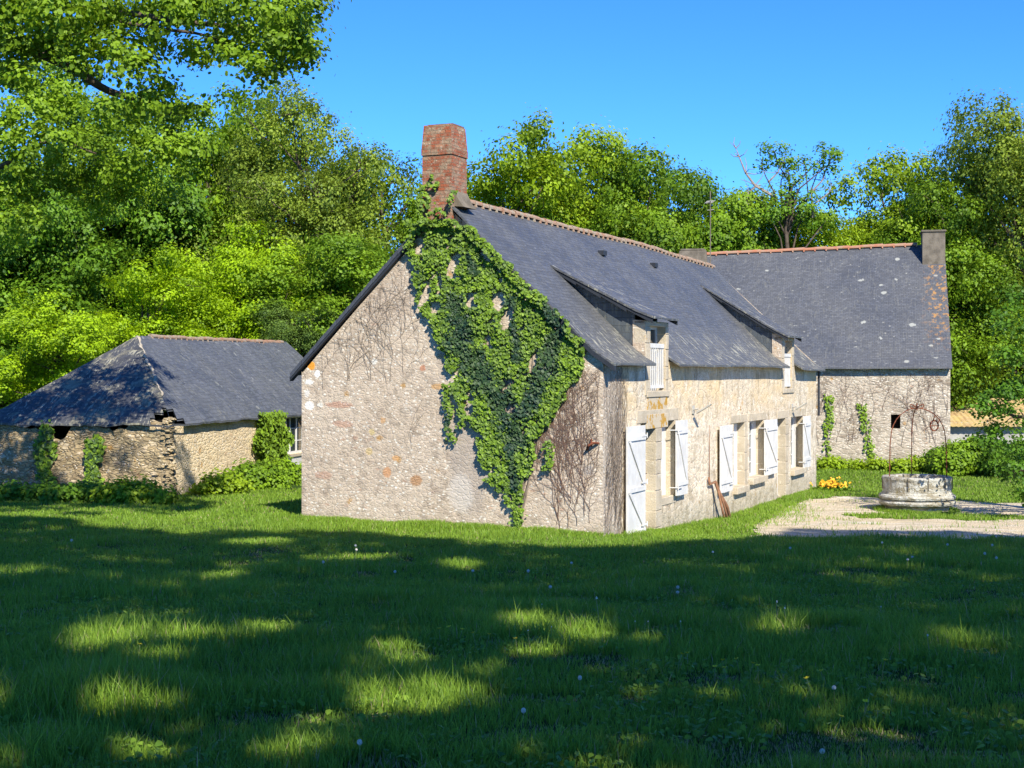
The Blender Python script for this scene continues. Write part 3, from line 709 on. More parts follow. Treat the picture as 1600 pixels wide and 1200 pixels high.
# roof hooks (little dark skylight vents)
g = G()
for px, py in ((938, 397), (1019, 416)):
    # intersect with the front slope
    r = (px-800)/F; best = None
    for yy in np.linspace(.3, 3.2, 300):
        t = (HO[1]*r-HO[0]+yy*(.9171+.3987*r))/(HD[0]-HD[1]*r); Y = HO[1]+HD[1]*t+HG[1]*yy; z = hz_front(t, yy)[1]; e = abs(HZ-(z-EYE)*F/Y-py)
        if best is None or e < best[0]: best = (e, t, yy, z)
    _, t, yy, z = best; g.box(t, t+.25, yy-.08, yy+.06, z-.02, z+.09)
g.build('roof_vent', 'fascia', house)
# iron anchor on the gable, near the right-hand corner
yy, zz = gp(926, 694)
g = G(); g.tube([(-.01, yy-.12, zz+.02), (-.10, yy-.05, zz+.03), (-.13, yy+.03, zz-.02), (-.03, yy+.10, zz-.10)], .025); g.tube([(-.02, yy+.02, zz+.10), (-.07, yy+.0, zz-.04)], .018)
g.build('iron_bracket', 'rust', house)
# dark upright tube at the far corner
g = G(); g.tube([(HL+.08, -.06, 3.2), (HL+.08, -.06, 1.75)], .035, 8); g.build('corner_tube', 'fascia', house)
# yard lamps on the front
def lamp(px, py, label):
    t = ft(px); z = fz_(px, py); o = empty('wall_lamp', tuple(house.matrix_basis @ Vector((0, 0, 0)))); 
    loc = HO+HD*t; o.location = (loc[0], loc[1], z); o.rotation_euler = (0, 0, math.atan2(HD[1], HD[0]))
    g = G(); g.box(-.07, .07, -.03, -.002, -.09, .09); g.tube([(0, -.02, 0), (0, -.14, .02)], .02); g.build('bracket', 'lampmetal', o)
    g = G(); g.hexa([(-.06, -.42, .10), (.06, -.42, .10), (.08, -.10, -.09), (-.08, -.10, -.09), (-.06, -.43, .13), (.06, -.43, .13), (.08, -.12, -.03), (-.08, -.12, -.03)]); g.build('shade', 'lampmetal', o)
    tag(o, label, 'wall lamp', 'yard lamps on the farmhouse front')
lamp(1082, 640, 'grey wall lamp on farmhouse front above the tall shutters nearest the corner')
lamp(1237, 636, 'grey wall lamp on farmhouse front at the far end near the second dormer')

# ------------------------------------------------------------------ barn
BO = (15.78, 53.0); BE = (.22, .9755)
barn = empty('stone_barn', (BO[0], BO[1], 0), math.atan2(BE[1], BE[0]))
tag(barn, 'tall stone barn with big grey slate roof behind the farmhouse', 'barn')
BL = 13.0
wy0, wy1 = .9755*0, 0
def bp(px, out=0):   # px -> local y on barn front
    r = (px-800)/F; return (BO[0]-BO[1]*r)/(.9755+.22*r)
wa, wb = bp(1407), bp(1392); wz0 = EYE-(669-HZ)*53.8/F; wz1 = EYE-(647-HZ)*53.8/F
g = G(); ys = sorted([-.0, .5, wa, wb, BL]+list(np.arange(1, BL, 1.1))); zs = [-1.2, .5, wz0, wz1, 2.6, 3.3]
for i in range(len(ys)-1):
    for j in range(len(zs)-1):
        if wa <= ys[i] < wb-.01 and zs[j] == wz0: continue
        g.add([(0, ys[i], zs[j]), (0, ys[i+1], zs[j]), (0, ys[i+1], zs[j+1]), (0, ys[i], zs[j+1])], [(3, 2, 1, 0)])
for (a, c), (b, d) in (((wa, wz0), (wb, wz0)), ((wb, wz0), (wb, wz1)), ((wb, wz1), (wa, wz1)), ((wa, wz1), (wa, wz0))):
    g.add([(0, a, c), (0, b, d), (.5, b, d), (.5, a, c)], [(0, 1, 2, 3)])
RX = 4.2
p = [(0, 0, -1.2), (2*RX, 0, -1.2), (2*RX, 0, 3.3), (RX, 0, 7.85), (0, 0, 3.3)]; g.add(p, [(0, 1, 2, 3, 4)])
p = [(x, BL, z-(.3 if z > 7 else 0)) for x, _, z in p]; g.add(p, [(4, 3, 2, 1, 0)])
g.add([(2*RX, 0, -1.2), (2*RX, BL, -1.2), (2*RX, BL, 3.3), (2*RX, 0, 3.3)], [(0, 1, 2, 3)])
g.build('wall', 'barnwall', barn)
g = G(); g.box(.45, .47, wa-.3, wb+.3, wz0-.3, wz1+.3); g.build('painted_opening_shade', 'dark', barn)  # black sheet behind the opening, painted darkness for the barn's inside
g = G()
def bz(side):
    def f(y, t):   # t 0 eave .. 1 ridge
        rz = 8.02-.30*y/11.5; x = -.25+(RX+.25)*t if side > 0 else 2*RX+.25-(RX+.25)*t
        return x, 3.14+(rz-3.14)*t+.10*max(0, (.12-t)/.12)**2
    return f
def slab_y(g, Y0, Y1, prof, f, th, amp, step, flip=False):
    tmp = G(); slab(tmp, Y0, Y1, prof, f, th, amp, step)
    vs = [(v[1], v[0], v[2]) for v in tmp.v]; g.add(vs, [tuple(reversed(q)) for q in tmp.f])
slab_y(g, -.06, BL, list(np.linspace(0, 1, 12)), bz(1), .06, .06, .6); slab_y(g, -.06, BL, list(np.linspace(0, 1, 6)), bz(-1), .06, .06, 1)
g.build('roof', 'slate_barn', barn)
g = G(); ridge_tiles(g, (RX, .95, 8.02+.02), (RX, BL, 7.70), r=.10, L=.42); g.build('ridge_tiles', 'terracotta_barn', barn)
g = G(); g.box(RX-.75, RX+.2, -.05, .80, 5.8, 8.44); g.box(RX-.79, RX+.24, -.09, .84, 8.44, 8.52); g.build('chimney', 'concrete', barn, bevel=.02)
y_ = bp(1110)*1.06; g = G(); g.box(RX-.55, RX+.5, y_-.1, y_+1.15, 6.9, 7.92, tx=.06, ty=.1); g.box(RX-.50, RX+.45, y_+.05, y_+1.0, 7.92, 7.99); g.build('chimney', 'concrete', barn, bevel=.02)

# ------------------------------------------------------------------ low outbuilding on the left
SO = (-8.37, 36.0); SE = (.2124, .9772)
shed = empty('stone_outbuilding', (SO[0], SO[1], 0), math.atan2(SE[1], SE[0]))
tag(shed, 'low crumbling stone outbuilding with hipped old slate roof on the left', 'outbuilding')
SL = 14.2; SW = 4.95; sz = 1.86
g = G(); r = (448-800)/F
def sx(px): r = (px-800)/F; return (SO[1]*r-SO[0])/(SE[0]-SE[1]*r)
wa, wb = sx(448), sx(478); 
def spz(px, py): return EYE+(HZ-py)/F*(SO[1]+SE[1]*sx(px))
wz0, wz1 = spz(460, 709), spz(460, 650)
g.cur = 0
xs_ = [0, 1.2, 2.6, 4, 5.5, 7, wa, wb, SL]; zs_ = [-.8, .2, wz0, wz1]
for i in range(len(xs_)-1):
    for j in range(3):
        if xs_[i] == wa and j == 2: continue
        dz_ = 0
        g.add([(xs_[i], 0, zs_[j]), (xs_[i+1], 0, zs_[j]), (xs_[i+1], 0, zs_[j+1]), (xs_[i], 0, zs_[j+1])], [(0, 1, 2, 3)])
for (a, c), (b, d) in (((wa, wz0), (wb, wz0)), ((wb, wz0), (wb, wz1)), ((wb, wz1), (wa, wz1)), ((wa, wz1), (wa, wz0))):
    g.add([(a, 0, c), (b, 0, d), (b, .3, d), (a, .3, c)], [(0, 1, 2, 3)])
g.cur = 1
# ragged dry-stone end wall: displaced grid with ragged top
ny = 34; nzv = 14
vs = []; fs = []
for j in range(nzv+1):
    for i in range(ny+1):
        y = SW*i/ny; top = 1.72+.12*math.sin(y*3.1)+.1*hsh(i*1.3, 2)-(.45 if 2.6 < y < 3.2 else 0)*(.4+.6*hsh(i, 5))
        z = -.8+(top+.8)*j/nzv; edge = 1 if i in (0, ny) or j == 0 else 0
        x = (fbm(y*2.2, z*5.5, 31)-.5)*.22*(1-edge)-.02
        vs.append((x, y, z))
for j in range(nzv):
    for i in range(ny):
        a = j*(ny+1)+i; fs.append((a, a+ny+1, a+ny+2, a+1))
g.add(vs, fs)
g.cur = 0
g.add([(SL, 0, -.8), (SL, SW, -.8), (SL, SW, 1.8), (SL, SW/2, 3.95), (SL, 0, 1.8)], [(0, 1, 2, 3, 4)])
g.add([(0, SW, -.8), (SL, SW, -.8), (SL, SW, 1.8), (0, SW, 1.8)], [(3, 2, 1, 0)])
g.build('wall', ['shedwall', 'shedside'], shed)
g = G(); g.box(.02, SL-.02, .35, .37, -.8, 1.9); g.build('painted_interior_shade', 'dark', shed)  # black sheet behind the wall; its colour stands in for the unlit room
# corner mound of rubble rising under the broken eave
g = G()
nn = 26
for k in range(170):
    a = random.random(); z = -.3+2.25*a; ww = .42*(1-a*.80); x = random.uniform(-.03, .04); y = random.uniform(-.05, ww*1.6)-.04
    if random.random() < .5: x, y = random.uniform(-.05, ww*.8), random.uniform(-.03, .03)
    sxx, syy, szz = random.uniform(.05, .11), random.uniform(.05, .11), random.uniform(.025, .05)
    g.box(x-sxx, x+sxx, y-syy, y+syy, z-szz, z+szz, tx=.03, ty=.03)
g.build('rubble_corner', 'shedside', shed, bevel=.02)
# hip roof
apx = 3.2; az = 4.05; over = .15
def tri_roof(g, A, B, Tp, Tq, n, th, amp, ragged=0, bite=None):
    """A,B eave ends; Tp,Tq ridge ends above A,B"""
    A, B, Tp, Tq = map(np.array, (A, B, Tp, Tq)); nu = n; nv = max(4, n//2); top = []
    for j in range(nv+1):
        for i in range(nu+1):
            u = i/nu; v = j/nv; p = (A*(1-u)+B*u)*(1-v)+(Tp*(1-u)+Tq*u)*v
            p = p+np.array((0, 0, (fbm(p[0]*1.1, p[1]*1.1, 41)-.5)*amp))
            if j == 0: p = p+(B-A)/np.linalg.norm(B-A)*0+np.array((0, 0, -.03*hsh(i, 7)))*ragged
            top.append(p)
    b = len(top); vs = top+[p-np.array((0, 0, th)) for p in top]; fs = []
    for j in range(nv):
        for i in range(nu):
            a = j*(nu+1)+i; c = (top[a]+top[a+nu+2])/2
            if bite is not None and bite(i, j, c): continue
            fs.append((a, a+1, a+nu+2, a+nu+1)); fs.append((b+a, b+a+nu+1, b+a+nu+2, b+a+1))
    rim = list(range(nu+1))+[j*(nu+1)+nu for j in range(1, nv+1)]+[nv*(nu+1)+i for i in range(nu-1, -1, -1)]+[j*(nu+1) for j in range(nv-1, 0, -1)]
    for k in range(len(rim)):
        a, c = rim[k], rim[(k+1) % len(rim)]; fs.append((a, b+a, b+c, c))
    g.add(vs, fs)
ea = sz-.03
hole = lambda i, j, c: (c[0]+.05)**2+(c[1]+.05)**2 < .30 and c[2] < 2.6
g = G(); tri_roof(g, (-over, -over, ea), (SL+.1, -over, ea-.02), (apx, SW/2, az), (SL+.1, SW/2, 4.10), 40, .05, .10, 1, hole)
tri_roof(g, (SL+.1, SW+over, ea), (-over, SW+over, ea), (SL+.1, SW/2, 4.1), (apx, SW/2, az), 14, .05, .08)
g.build('roof', 'slate_shed', shed)
g = G(); tri_roof(g, (-over, SW+over, ea), (-over, -over, ea), (apx, SW/2+.001, az), (apx, SW/2, az), 36, .05, .14, 1.5, hole)
g.build('hip_roof', 'slate_shed_hip', shed)
g = G(); ridge_tiles(g, (apx+.8, SW/2, az+.01), (SL-.3, SW/2, 4.09), r=.075, L=.36)
g.build('ridge_tiles', 'terracotta', shed)
g = G(); hp = [Vector((-.25, -.25, ea-.0)).lerp(Vector((apx, SW/2, az)), .30+.70*q/26) for q in range(27)]
g.tube([p_+Vector((random.uniform(-.03, .03), random.uniform(-.03, .03), -.005)) for p_ in hp], [random.uniform(.012, .055) for _ in hp], 5); g.build('hip_mortar', mat_lichen_stone() if False else 'mortar', shed)
o_ = (wa, wb, wz0, wz1)
f = G(); y = .10; a, b, c, d = wa, wb, wz0, wz1
f.box(a, a+.06, y, y+.05, c, d); f.box(b-.06, b, y, y+.05, c, d); f.box(a+.06, b-.06, y, y+.05, c, c+.07); f.box(a+.06, b-.06, y, y+.05, d-.06, d)
for q in (1, 2): x = a+(b-a)*q/3; f.box(x-.035, x+.035, y-.004, y+.045, c+.07, d-.06)
for q in (1, 2): z = c+(d-c)*q/3; f.box(a+.06, b-.06, y+.008, y+.04, z-.014, z+.014)
w0 = f.build('window', 'white_frame', shed); p = G(); p.box(a+.02, b-.02, y+.02, y+.026, c+.02, d-.02); p.build('pane', 'glass', w0)
p = G(); p.box(a-.08, b+.08, -.05, .1, c-.08, c-.004); p.build('sill', 'ashlar', w0)
g = G(); g.box(wa-.1, wb+.2, -.010, .0, -.5, wz0-.09); g.build('white_render_panel', 'white', shed)

# ------------------------------------------------------------------ small tiled lean-to far right
ln = empty('tiled_shed', tuple(P(1478, 600, 62)*np.array((1, 1, 0)))); tag(ln, 'low shed with mustard lichened tile roof beyond the barn at the right', 'shed')
g = G(); g.box(0, 9, 0, 3, -1.2, .95); g.build('wall', simple('grey_white_wall', (.42, .40, .36), .95, .3, 1.2, .6), ln)
g = G(); nxr = 120; vs = []; fs = []
for j in range(7):
    for i in range(nxr+1):
        x = -.2+9.4*i/nxr; y = -.35+3.4*j/6; z = .82+1.05*j/6+.045*abs(math.sin(x*math.pi/.22))-.012*(j % 2)
        vs.append((x, y, z))
for j in range(6):
    for i in range(nxr): a = j*(nxr+1)+i; fs.append((a, a+1, a+nxr+2, a+nxr+1))
b_ = len(vs); vs += [(x, y, z-.07) for x, y, z in vs]; fs += [(b_+a[3], b_+a[2], b_+a[1], b_+a[0]) for a in list(fs)]
fs += [(i+1, i, b_+i, b_+i+1) for i in range(nxr)]
g.add(vs, fs); g.build('roof', 'rooftile', ln)

# ------------------------------------------------------------------ well
WX, WY = 10.15, 36.9; wz = float(gz(WX, WY))-.05
well = empty('stone_well', (WX, WY, wz)); tag(well, 'round moulded granite well with rusty three-legged iron arch in the gravel yard', 'well')
k = .955
prof = [(.80*k, -.2), (.81*k, .15), (.83*k, .17), (.90*k, .19), (.965*k, .23), (.985*k, .28), (.965*k, .32), (.90*k, .335), (.90*k, .355), (.97*k, .37), (.985*k, .42), (.965*k, .465), (.905*k, .48), (.90*k, .51), (.875*k, .53), (.875*k, .80), (.895*k, .86), (.885*k, .905), (.87*k, .915), (.64*k, .915), (.61*k, .89), (.59*k, -.2)]
g = G(); g.lathe(prof, 72, jit=.006); g.build('parapet', 'well', well, smooth=False)
for k_ in range(11):
    g = G(); a = 2*math.pi*k_/11+.2; c, s_ = math.cos(a), math.sin(a)
    g.bar((c*.868*.985, s_*.868*.985, .60), (c*.872*.985, s_*.872*.985, .90), .012, .02, up=(c, s_, 0)); g.bar((c*.57, s_*.57, .913), (c*.86, s_*.86, .917), .012, .012)
    g.build('joint', 'concrete', well, uv=False)
g = G(); g.lathe([(.6, .12), (.0, .12)], 24); g.build('painted_depth_shade', 'dark', well)  # black disc across the well, the shade of its depth put into colour
def arch(ang, r0=.70, H=2.62):
    pts = []
    for q in range(15):
        t = q/14
        if t < .5: r_ = r0*(1-.0*t); z = .9+(H-1.75+.15)*t*2*.95; rr = r0+.02-.04*t
        else:
            u = (t-.5)*2; rr = r0*math.cos(u*math.pi/2)*.98; z = .9+(H-1.6)*.95+ (H-.9-(H-1.6)*.95)*math.sin(u*math.pi/2)
        pts.append((rr*math.cos(ang), rr*math.sin(ang), z))
    return pts
g = G()
for an in (R(188), R(-12), R(85)): g.tube(arch(an), .013, 6)
g.build('iron_arch', 'rust', well)
g = G(); top = 2.62
g.tube([(0, 0, top-.05), (0, 0, top+.12)], .02)
for sgn in (-1, 1):
    g.tube([(sgn*(.02+.11*math.sin(t)*1.1+.02*t), .0, top+.02+.06*math.sin(t*1.6)+.012*t) for t in np.linspace(0, 3.1, 9)], .013)
g.tube([(.33+.0*t, 0, 0) for t in (0,)]+[(.33, 0, .01)], .001)
g.build('finial_scroll', 'rust', well)
g = G(); cx, cz = .43, 2.18
g.tube([(cx+.10*math.cos(a), -.02, cz+.13*math.sin(a)) for a in np.linspace(0, 2*math.pi, 14)[:-1]], .020, 6, close=True)
g.tube([(cx-.03, -.02, cz+.12), (cx+.02, -.01, cz+.26)], .015); g.tube([(cx-.10, -.02, cz), (cx+.10, -.02, cz)], .012); g.tube([(cx+.10, -.02, cz+.08), (cx+.15, -.02, cz+.2), (cx+.06, -.02, cz+.27)], .013)
g.build('pulley', 'rust', well)

# ------------------------------------------------------------------ aerial
hb = HO+HD*(HL-.2)+HG*RID
an = empty('aerial_mast', (hb[0], hb[1], 6.25)); tag(an, 'thin rusty television aerial mast on the far end of the farmhouse roof', 'aerial')
g = G(); g.tube([(0, 0, -.1), (0, 0, 2.45)], .018, 6); g.build('pole', 'concrete', an)
g = G(); g.tube([(-.02, -.35, 2.1), (-.02, .35, 2.12)], .012, 5)
for q in range(6): g.tube([(-.15, -.3+.12*q, 2.1), (.11, -.3+.12*q, 2.12)], .007, 4)
g.tube([(-.1, 0, 1.85), (.12, 0, 1.87)], .01, 4); g.build('antenna', 'lampmetal', an)

# ------------------------------------------------------------------ leaves
T_OAK = (np.array([(0, 0, 0), (-.30, .30, .07), (-.36, .72, .02), (0, 1.0, -.08), (.36, .72, .02), (.30, .30, .07)]), [(0, 3, 2, 1), (0, 5, 4, 3)])
T_IVY = (np.array([(0, 0, .02), (-.50, .10, .0), (-.38, .58, .05), (0, .95, -.06), (.38, .58, .05), (.50, .10, .0)]), [(0, 3, 2, 1), (0, 5, 4, 3)])
T_DIA = (np.array([(0, 0, 0), (-.34, .5, .09), (0, 1.0, -.03), (.34, .5, .09)]), [(0, 2, 1), (0, 3, 2)])
def leafmesh(name, pos, nrm, size, tint, mat, parent, tmpl, up=None, rg=None):
    rg = rg or rng; n = len(pos); nrm = nrm/np.maximum(np.linalg.norm(nrm, axis=1, keepdims=True), 1e-6)
    a = rg.normal(size=(n, 3)) if up is None else up+rg.normal(size=(n, 3))*.35
    y = a-(a*nrm).sum(1, keepdims=True)*nrm; y /= np.maximum(np.linalg.norm(y, axis=1, keepdims=True), 1e-6); x = np.cross(y, nrm)
    T, fs = tmpl; k = len(T)
    s = size[:, None, None]; loc = T[None]-np.array((0, .5, 0))
    V = pos[:, None]+s*(x[:, None]*loc[..., 0:1]+y[:, None]*loc[..., 1:2]+nrm[:, None]*loc[..., 2:3])
    base = (np.arange(n)*k)[:, None]; F_ = [base+np.array(f)[None] for f in fs]
    # interleave
    Fc = np.stack(F_, 1).reshape(n*len(fs), -1)
    return fast(name, V.reshape(-1, 3), [Fc], mat, parent, [np.repeat(tint, len(fs))])
def crownpts(clumps, rg, dens=1.0, sub_r=.42, flat=.7, per=26, light=.38):
    """clumps: array (n,4) x,y,z,r -> leaf positions, normals, tint; foliage sits in ragged tufts on the shells of the clumps"""
    pos = []; nr = []; ti = []
    for (x, y, z, r) in clumps:
        ns = max(3, int(9*dens*(r/1.1)**2/(sub_r/.42)**2)); d = rg.normal(size=(ns, 3)); d[:, 2] += .35; d /= np.linalg.norm(d, axis=1, keepdims=True)
        rad = r*(.62+.43*rg.random(ns)**.7); c = np.array((x, y, z))+d*rad[:, None]*np.array((1, 1, flat))
        ct = rg.random(ns)*.36+rg.random()*.36-.06
        m = max(4, int(per)); sr = sub_r*(.6+.8*rg.random(ns))
        q = rg.normal(size=(ns, m, 3))*np.array((.55, .55, .38))*sr[:, None, None]
        p = c[:, None]+q
        nn = d[:, None]*.75+q/sr[:, None, None]*.45+np.array((0, 0, .25))+np.array(sd)*light+rg.normal(size=(ns, m, 3))*.36
        t = ct[:, None]+rg.random((ns, m))*.35+.18*q[..., 2]/sr[:, None]
        pos.append(p.reshape(-1, 3)); nr.append(nn.reshape(-1, 3)); ti.append(t.ravel())
    return np.concatenate(pos), np.concatenate(nr), np.concatenate(ti)
def limbs(g, base, clumps, rg, r0, trunk_top, wig=.25, seg=5, frac=1.0):
    """trunk from base to trunk_top then curved limbs to each clump"""
    b = Vector(base); t = Vector(trunk_top); n = 7; tp = []
    for i in range(n+1):
        u = i/n; p = b.lerp(t, u)+Vector((rg.normal()*wig*.4*u, rg.normal()*wig*.4*u, 0)); tp.append(p)
    g.tube(tp, [r0*(1.25 if i == 0 else 1)*(1-.55*i/n) for i in range(n+1)], 8)
    for c in clumps:
        if rg.random() > frac: continue
        c_ = Vector(c[:3]); hgt = max(0.0, min(1, (c_.z-b.z)/max(.1, (t.z-b.z))*.75)); k = hgt*n; i = min(n-1, int(k)); s = tp[i].lerp(tp[i+1], k-i)
        L = (c_-s).length; mid = s.lerp(c_, .5)+Vector((rg.normal(), rg.normal(), abs(rg.normal())*.5+.4))*L*.10
        q1 = s.lerp(mid, .5)+Vector((rg.normal(), rg.normal(), rg.normal()))*L*.04; q2 = mid.lerp(c_, .55)+Vector((rg.normal(), rg.normal(), rg.normal()))*L*.05
        rr = r0*.36*min(1, (L/3))**.5
        g.tube([s, q1, mid, q2, c_], [rr, rr*.8, rr*.6, rr*.42, rr*.2], seg)
        for _ in range(3):   # twigs inside the clump
            d = Vector(rg.normal(size=3)).normalized()*float(c[3])*.9; g.tube([c_-(c_-q2)*.3, c_+d*.5+Vector((0, 0, .05)), c_+d], [rr*.25, rr*.16, .006], 3)
# prototypes, 10 m tall
def proto(seed, kind):
    rg = np.random.default_rng(seed); root = empty('broadleaf_tree')
    nlobe = rg.integers(5, 8); cl = []
    lob = []
    for i in range(nlobe):   # a few big boughs make the outline uneven
        a = 2*math.pi*(i+rg.random()*.6)/nlobe; rr = rg.uniform(1.4, 2.4); z = rg.uniform(3.8, 7.4) if kind != 'tall' else rg.uniform(3.5, 8)
        lob.append((rr*math.cos(a), rr*math.sin(a), z, rg.uniform(1.2, 1.75)))
    lob.append((rg.uniform(-.6, .6), rg.uniform(-.6, .6), 8.0, 1.75)); lob.append((0, 0, 6.0, 2.2))
    for _ in range(3): a = rg.random()*6.28; lob.append((1.9*math.cos(a), 1.9*math.sin(a), rg.uniform(2.4, 3.6), 1.5))
    for lx, ly, lz, lr in lob:
        m = int(8*(lr/1.6)**2)+4; d = rg.normal(size=(m, 3)); d /= np.linalg.norm(d, axis=1, keepdims=True)
        r = lr*(.55+.5*rg.random(m))
        for q in range(m):
            p = np.array((lx, ly, lz))+d[q]*r[q]*np.array((1.05, 1.05, .85)); cl.append((*p, rg.uniform(.6, 1.15)))
    cl = np.array(cl); cl = cl[cl[:, 2] < 9.5]
    if kind == 'airy': pos, nr, ti = crownpts(cl, rg, 1.3, .34, .75, 30); sz_ = .13
    elif kind == 'fine': pos, nr, ti = crownpts(cl, rg, 1.9, .32, .7, 42); sz_ = .105
    else: pos, nr, ti = crownpts(cl, rg, 1.9, .40, .5, 46); sz_ = .145
    leafmesh('crown', pos, nr, rg.uniform(.65, 1.25, len(pos))*sz_, ti, 'leaf', root, T_DIA, rg=rg)
    g = G(); limbs(g, (0, 0, -.3), cl, rg, .20, (.1, .1, 7.0), .3, frac=.5 if kind == 'fine' else .25); g.build('trunk', 'bark', root, smooth=True, uv=False)
    return root
PROTO = {}
def put_tree(root, loc, rz, s, name=None, color=(1, 1, 1, 1), first=False):
    if first: o = root
    else:
        o = root.copy(); COL.objects.link(o)
        for ch_ in list(root.children): c = ch_.copy(); COL.objects.link(c); c.parent = o
    if name: o.name = name
    o.location = loc; o.rotation_euler = (0, 0, rz); o.scale = s
    for c in o.children:
        if c.name.startswith('crown'): c.color = color
    return o
CLR = {'y': (1.15, 1.10, .75, 1), 'b': (1.10, 1.06, .9, 1), 'g': (.85, .93, .95, 1), 'd': (.78, .88, .95, 1), 'o': (1.45, 1.12, 1.9, 1), 's': (.95, .86, 2.4, 1), 'm': (1.85, 1.6, .5, 1), 'l': (1.5, 1.26, .8, 1)}
protos = {}
def tree(px, ytop, wpx, Y, kind, col, label, name='broadleaf_tree', cat='tree', group='trees round the farm', seed=None, sink=.0):
    v = (int(px*7+ytop) % 3) if kind != 'x' else 0; key = (kind, v); first = key not in protos
    if first: protos[key] = proto(100+v*17+{'dense': 0, 'airy': 5, 'fine': 9}[kind], kind)
    x = (px-800)/F*Y; z0 = float(gz(x, Y))-sink; H = EYE+(HZ-ytop)/F*Y-z0; sxy = max(wpx/F*Y/2/3.6, .30*H/3.6); c = tuple(a*b for a, b in zip(CLR[col], (*([1+.1*(hsh(px, ytop)-.5)]*3), 1)))
    o = put_tree(protos[key], (x, Y, z0), hsh(px, Y)*6.28, (sxy, sxy, H/9.7), name, c, first)
    tag(o, label, cat, group); return o

# ---- trees behind the buildings (each with its own place in the picture)
tree(40, 215, 330, 57, 'dense', 'g', 'tall dense tree at far left edge behind the outbuilding')
tree(170, 150, 330, 60, 'dense', 'g', 'large dark leafy oak rising behind the outbuilding ridge, left of the yellow-green tree')
tree(335, 125, 280, 65, 'dense', 'y', 'yellow-green airy tree left of the olive tree, under the hanging oak branch')
tree(480, 152, 290, 62, 'fine', 'o', 'tall olive-tinted tree midway between the oak branches and the brick chimney')
tree(598, 222, 230, 64, 'airy', 'b', 'green tree immediately left of the brick chimney, top just showing sky gaps')
tree(690, 250, 190, 68, 'airy', 'g', 'tree directly behind the brick chimney')
tree(555, 345, 300, 55, 'dense', 'b', 'lower round-topped tree below the olive tree, left of the gable')
tree(300, 300, 260, 62, 'dense', 'd', 'shadowy dark tree behind the bright yellow-green trees at left')
tree(385, 342, 250, 55, 'dense', 'm', 'bright lime tree, tallest of the three behind the outbuilding roof')
tree(240, 388, 250, 52, 'dense', 'm', 'bright lime tree, middle of the three behind the outbuilding roof')
tree(95, 455, 240, 46, 'dense', 'm', 'bright lime tree, lowest of the three behind the outbuilding hip')
tree(485, 455, 190, 53, 'fine', 's', 'grey-green bushy tree above the right end of the outbuilding ridge')
tree(800, 188, 200, 63, 'dense', 'l', 'bright green tree just right of the brick chimney')
tree(905, 198, 180, 66, 'dense', 'l', 'narrow bright tree second to the right of the brick chimney')
tree(1000, 232, 240, 65, 'dense', 'b', 'broad green tree behind the middle of the farmhouse ridge')
tree(1070, 258, 200, 67, 'dense', 'g', 'smaller green tree left of the aerial mast')
tree(1140, 270, 180, 66, 'dense', 'b', 'airy green tree behind the aerial mast')
tree(1200, 296, 230, 68, 'dense', 'l', 'green tree below the bare dead branches')
tree(1300, 305, 240, 68, 'dense', 'l', 'green tree behind the middle of the barn ridge')
tree(1405, 232, 250, 69, 'dense', 'l', 'tall light green tree behind the barn chimney, left of the big willow-like tree')
tree(1480, 280, 220, 66, 'dense', 'b', 'mid green tree immediately right of the barn chimney')
tree(1610, 128, 360, 67, 'fine', 'o', 'very large fine-leaved olive tree at the right edge')
tree(1520, 350, 190, 71, 'dense', 'd', 'dark tree filling the gap right of the barn gable')
tree(1590, 420, 220, 70, 'dense', 'd', 'dark tree above the tiled shed at right')
tree(1690, 300, 260, 69, 'dense', 'g', 'dark green tree cut off by the right edge')
tree(-90, 230, 330, 55, 'dense', 'g', 'dense tree cut off by the left edge')
BACK = ['past the left edge', 'above the lowest lime tree', 'above the middle lime tree', 'above the tallest lime tree', 'right of the tallest lime tree', 'above the right end of the outbuilding', 'left of the chimney foot', 'right of the chimney foot', 'behind the near end of the ridge', 'behind the middle of the ridge', 'behind the far half of the farmhouse ridge', 'behind the aerial mast foot', 'behind the left half of the barn ridge', 'behind the middle of the barn ridge', 'behind the barn chimney', 'beyond the tiled shed', 'past the right edge']
for i, (px, yt, c) in enumerate([(-40, 330, 'd'), (90, 340, 'd'), (210, 330, 'd'), (330, 330, 'd'), (430, 380, 'd'), (530, 400, 'd'), (630, 405, 'd'), (760, 350, 'd'), (850, 345, 'g'), (960, 350, 'd'), (1050, 380, 'd'), (1140, 405, 'd'), (1250, 395, 'd'), (1350, 370, 'd'), (1440, 350, 'd'), (1570, 330, 'd'), (1680, 330, 'd')]):
    tree(px, yt, 250, 74+(i % 3)*2.5, 'dense', c, 'dark back-row tree of the wood, '+BACK[i], group='trees of the back row of the wood', sink=2.2)

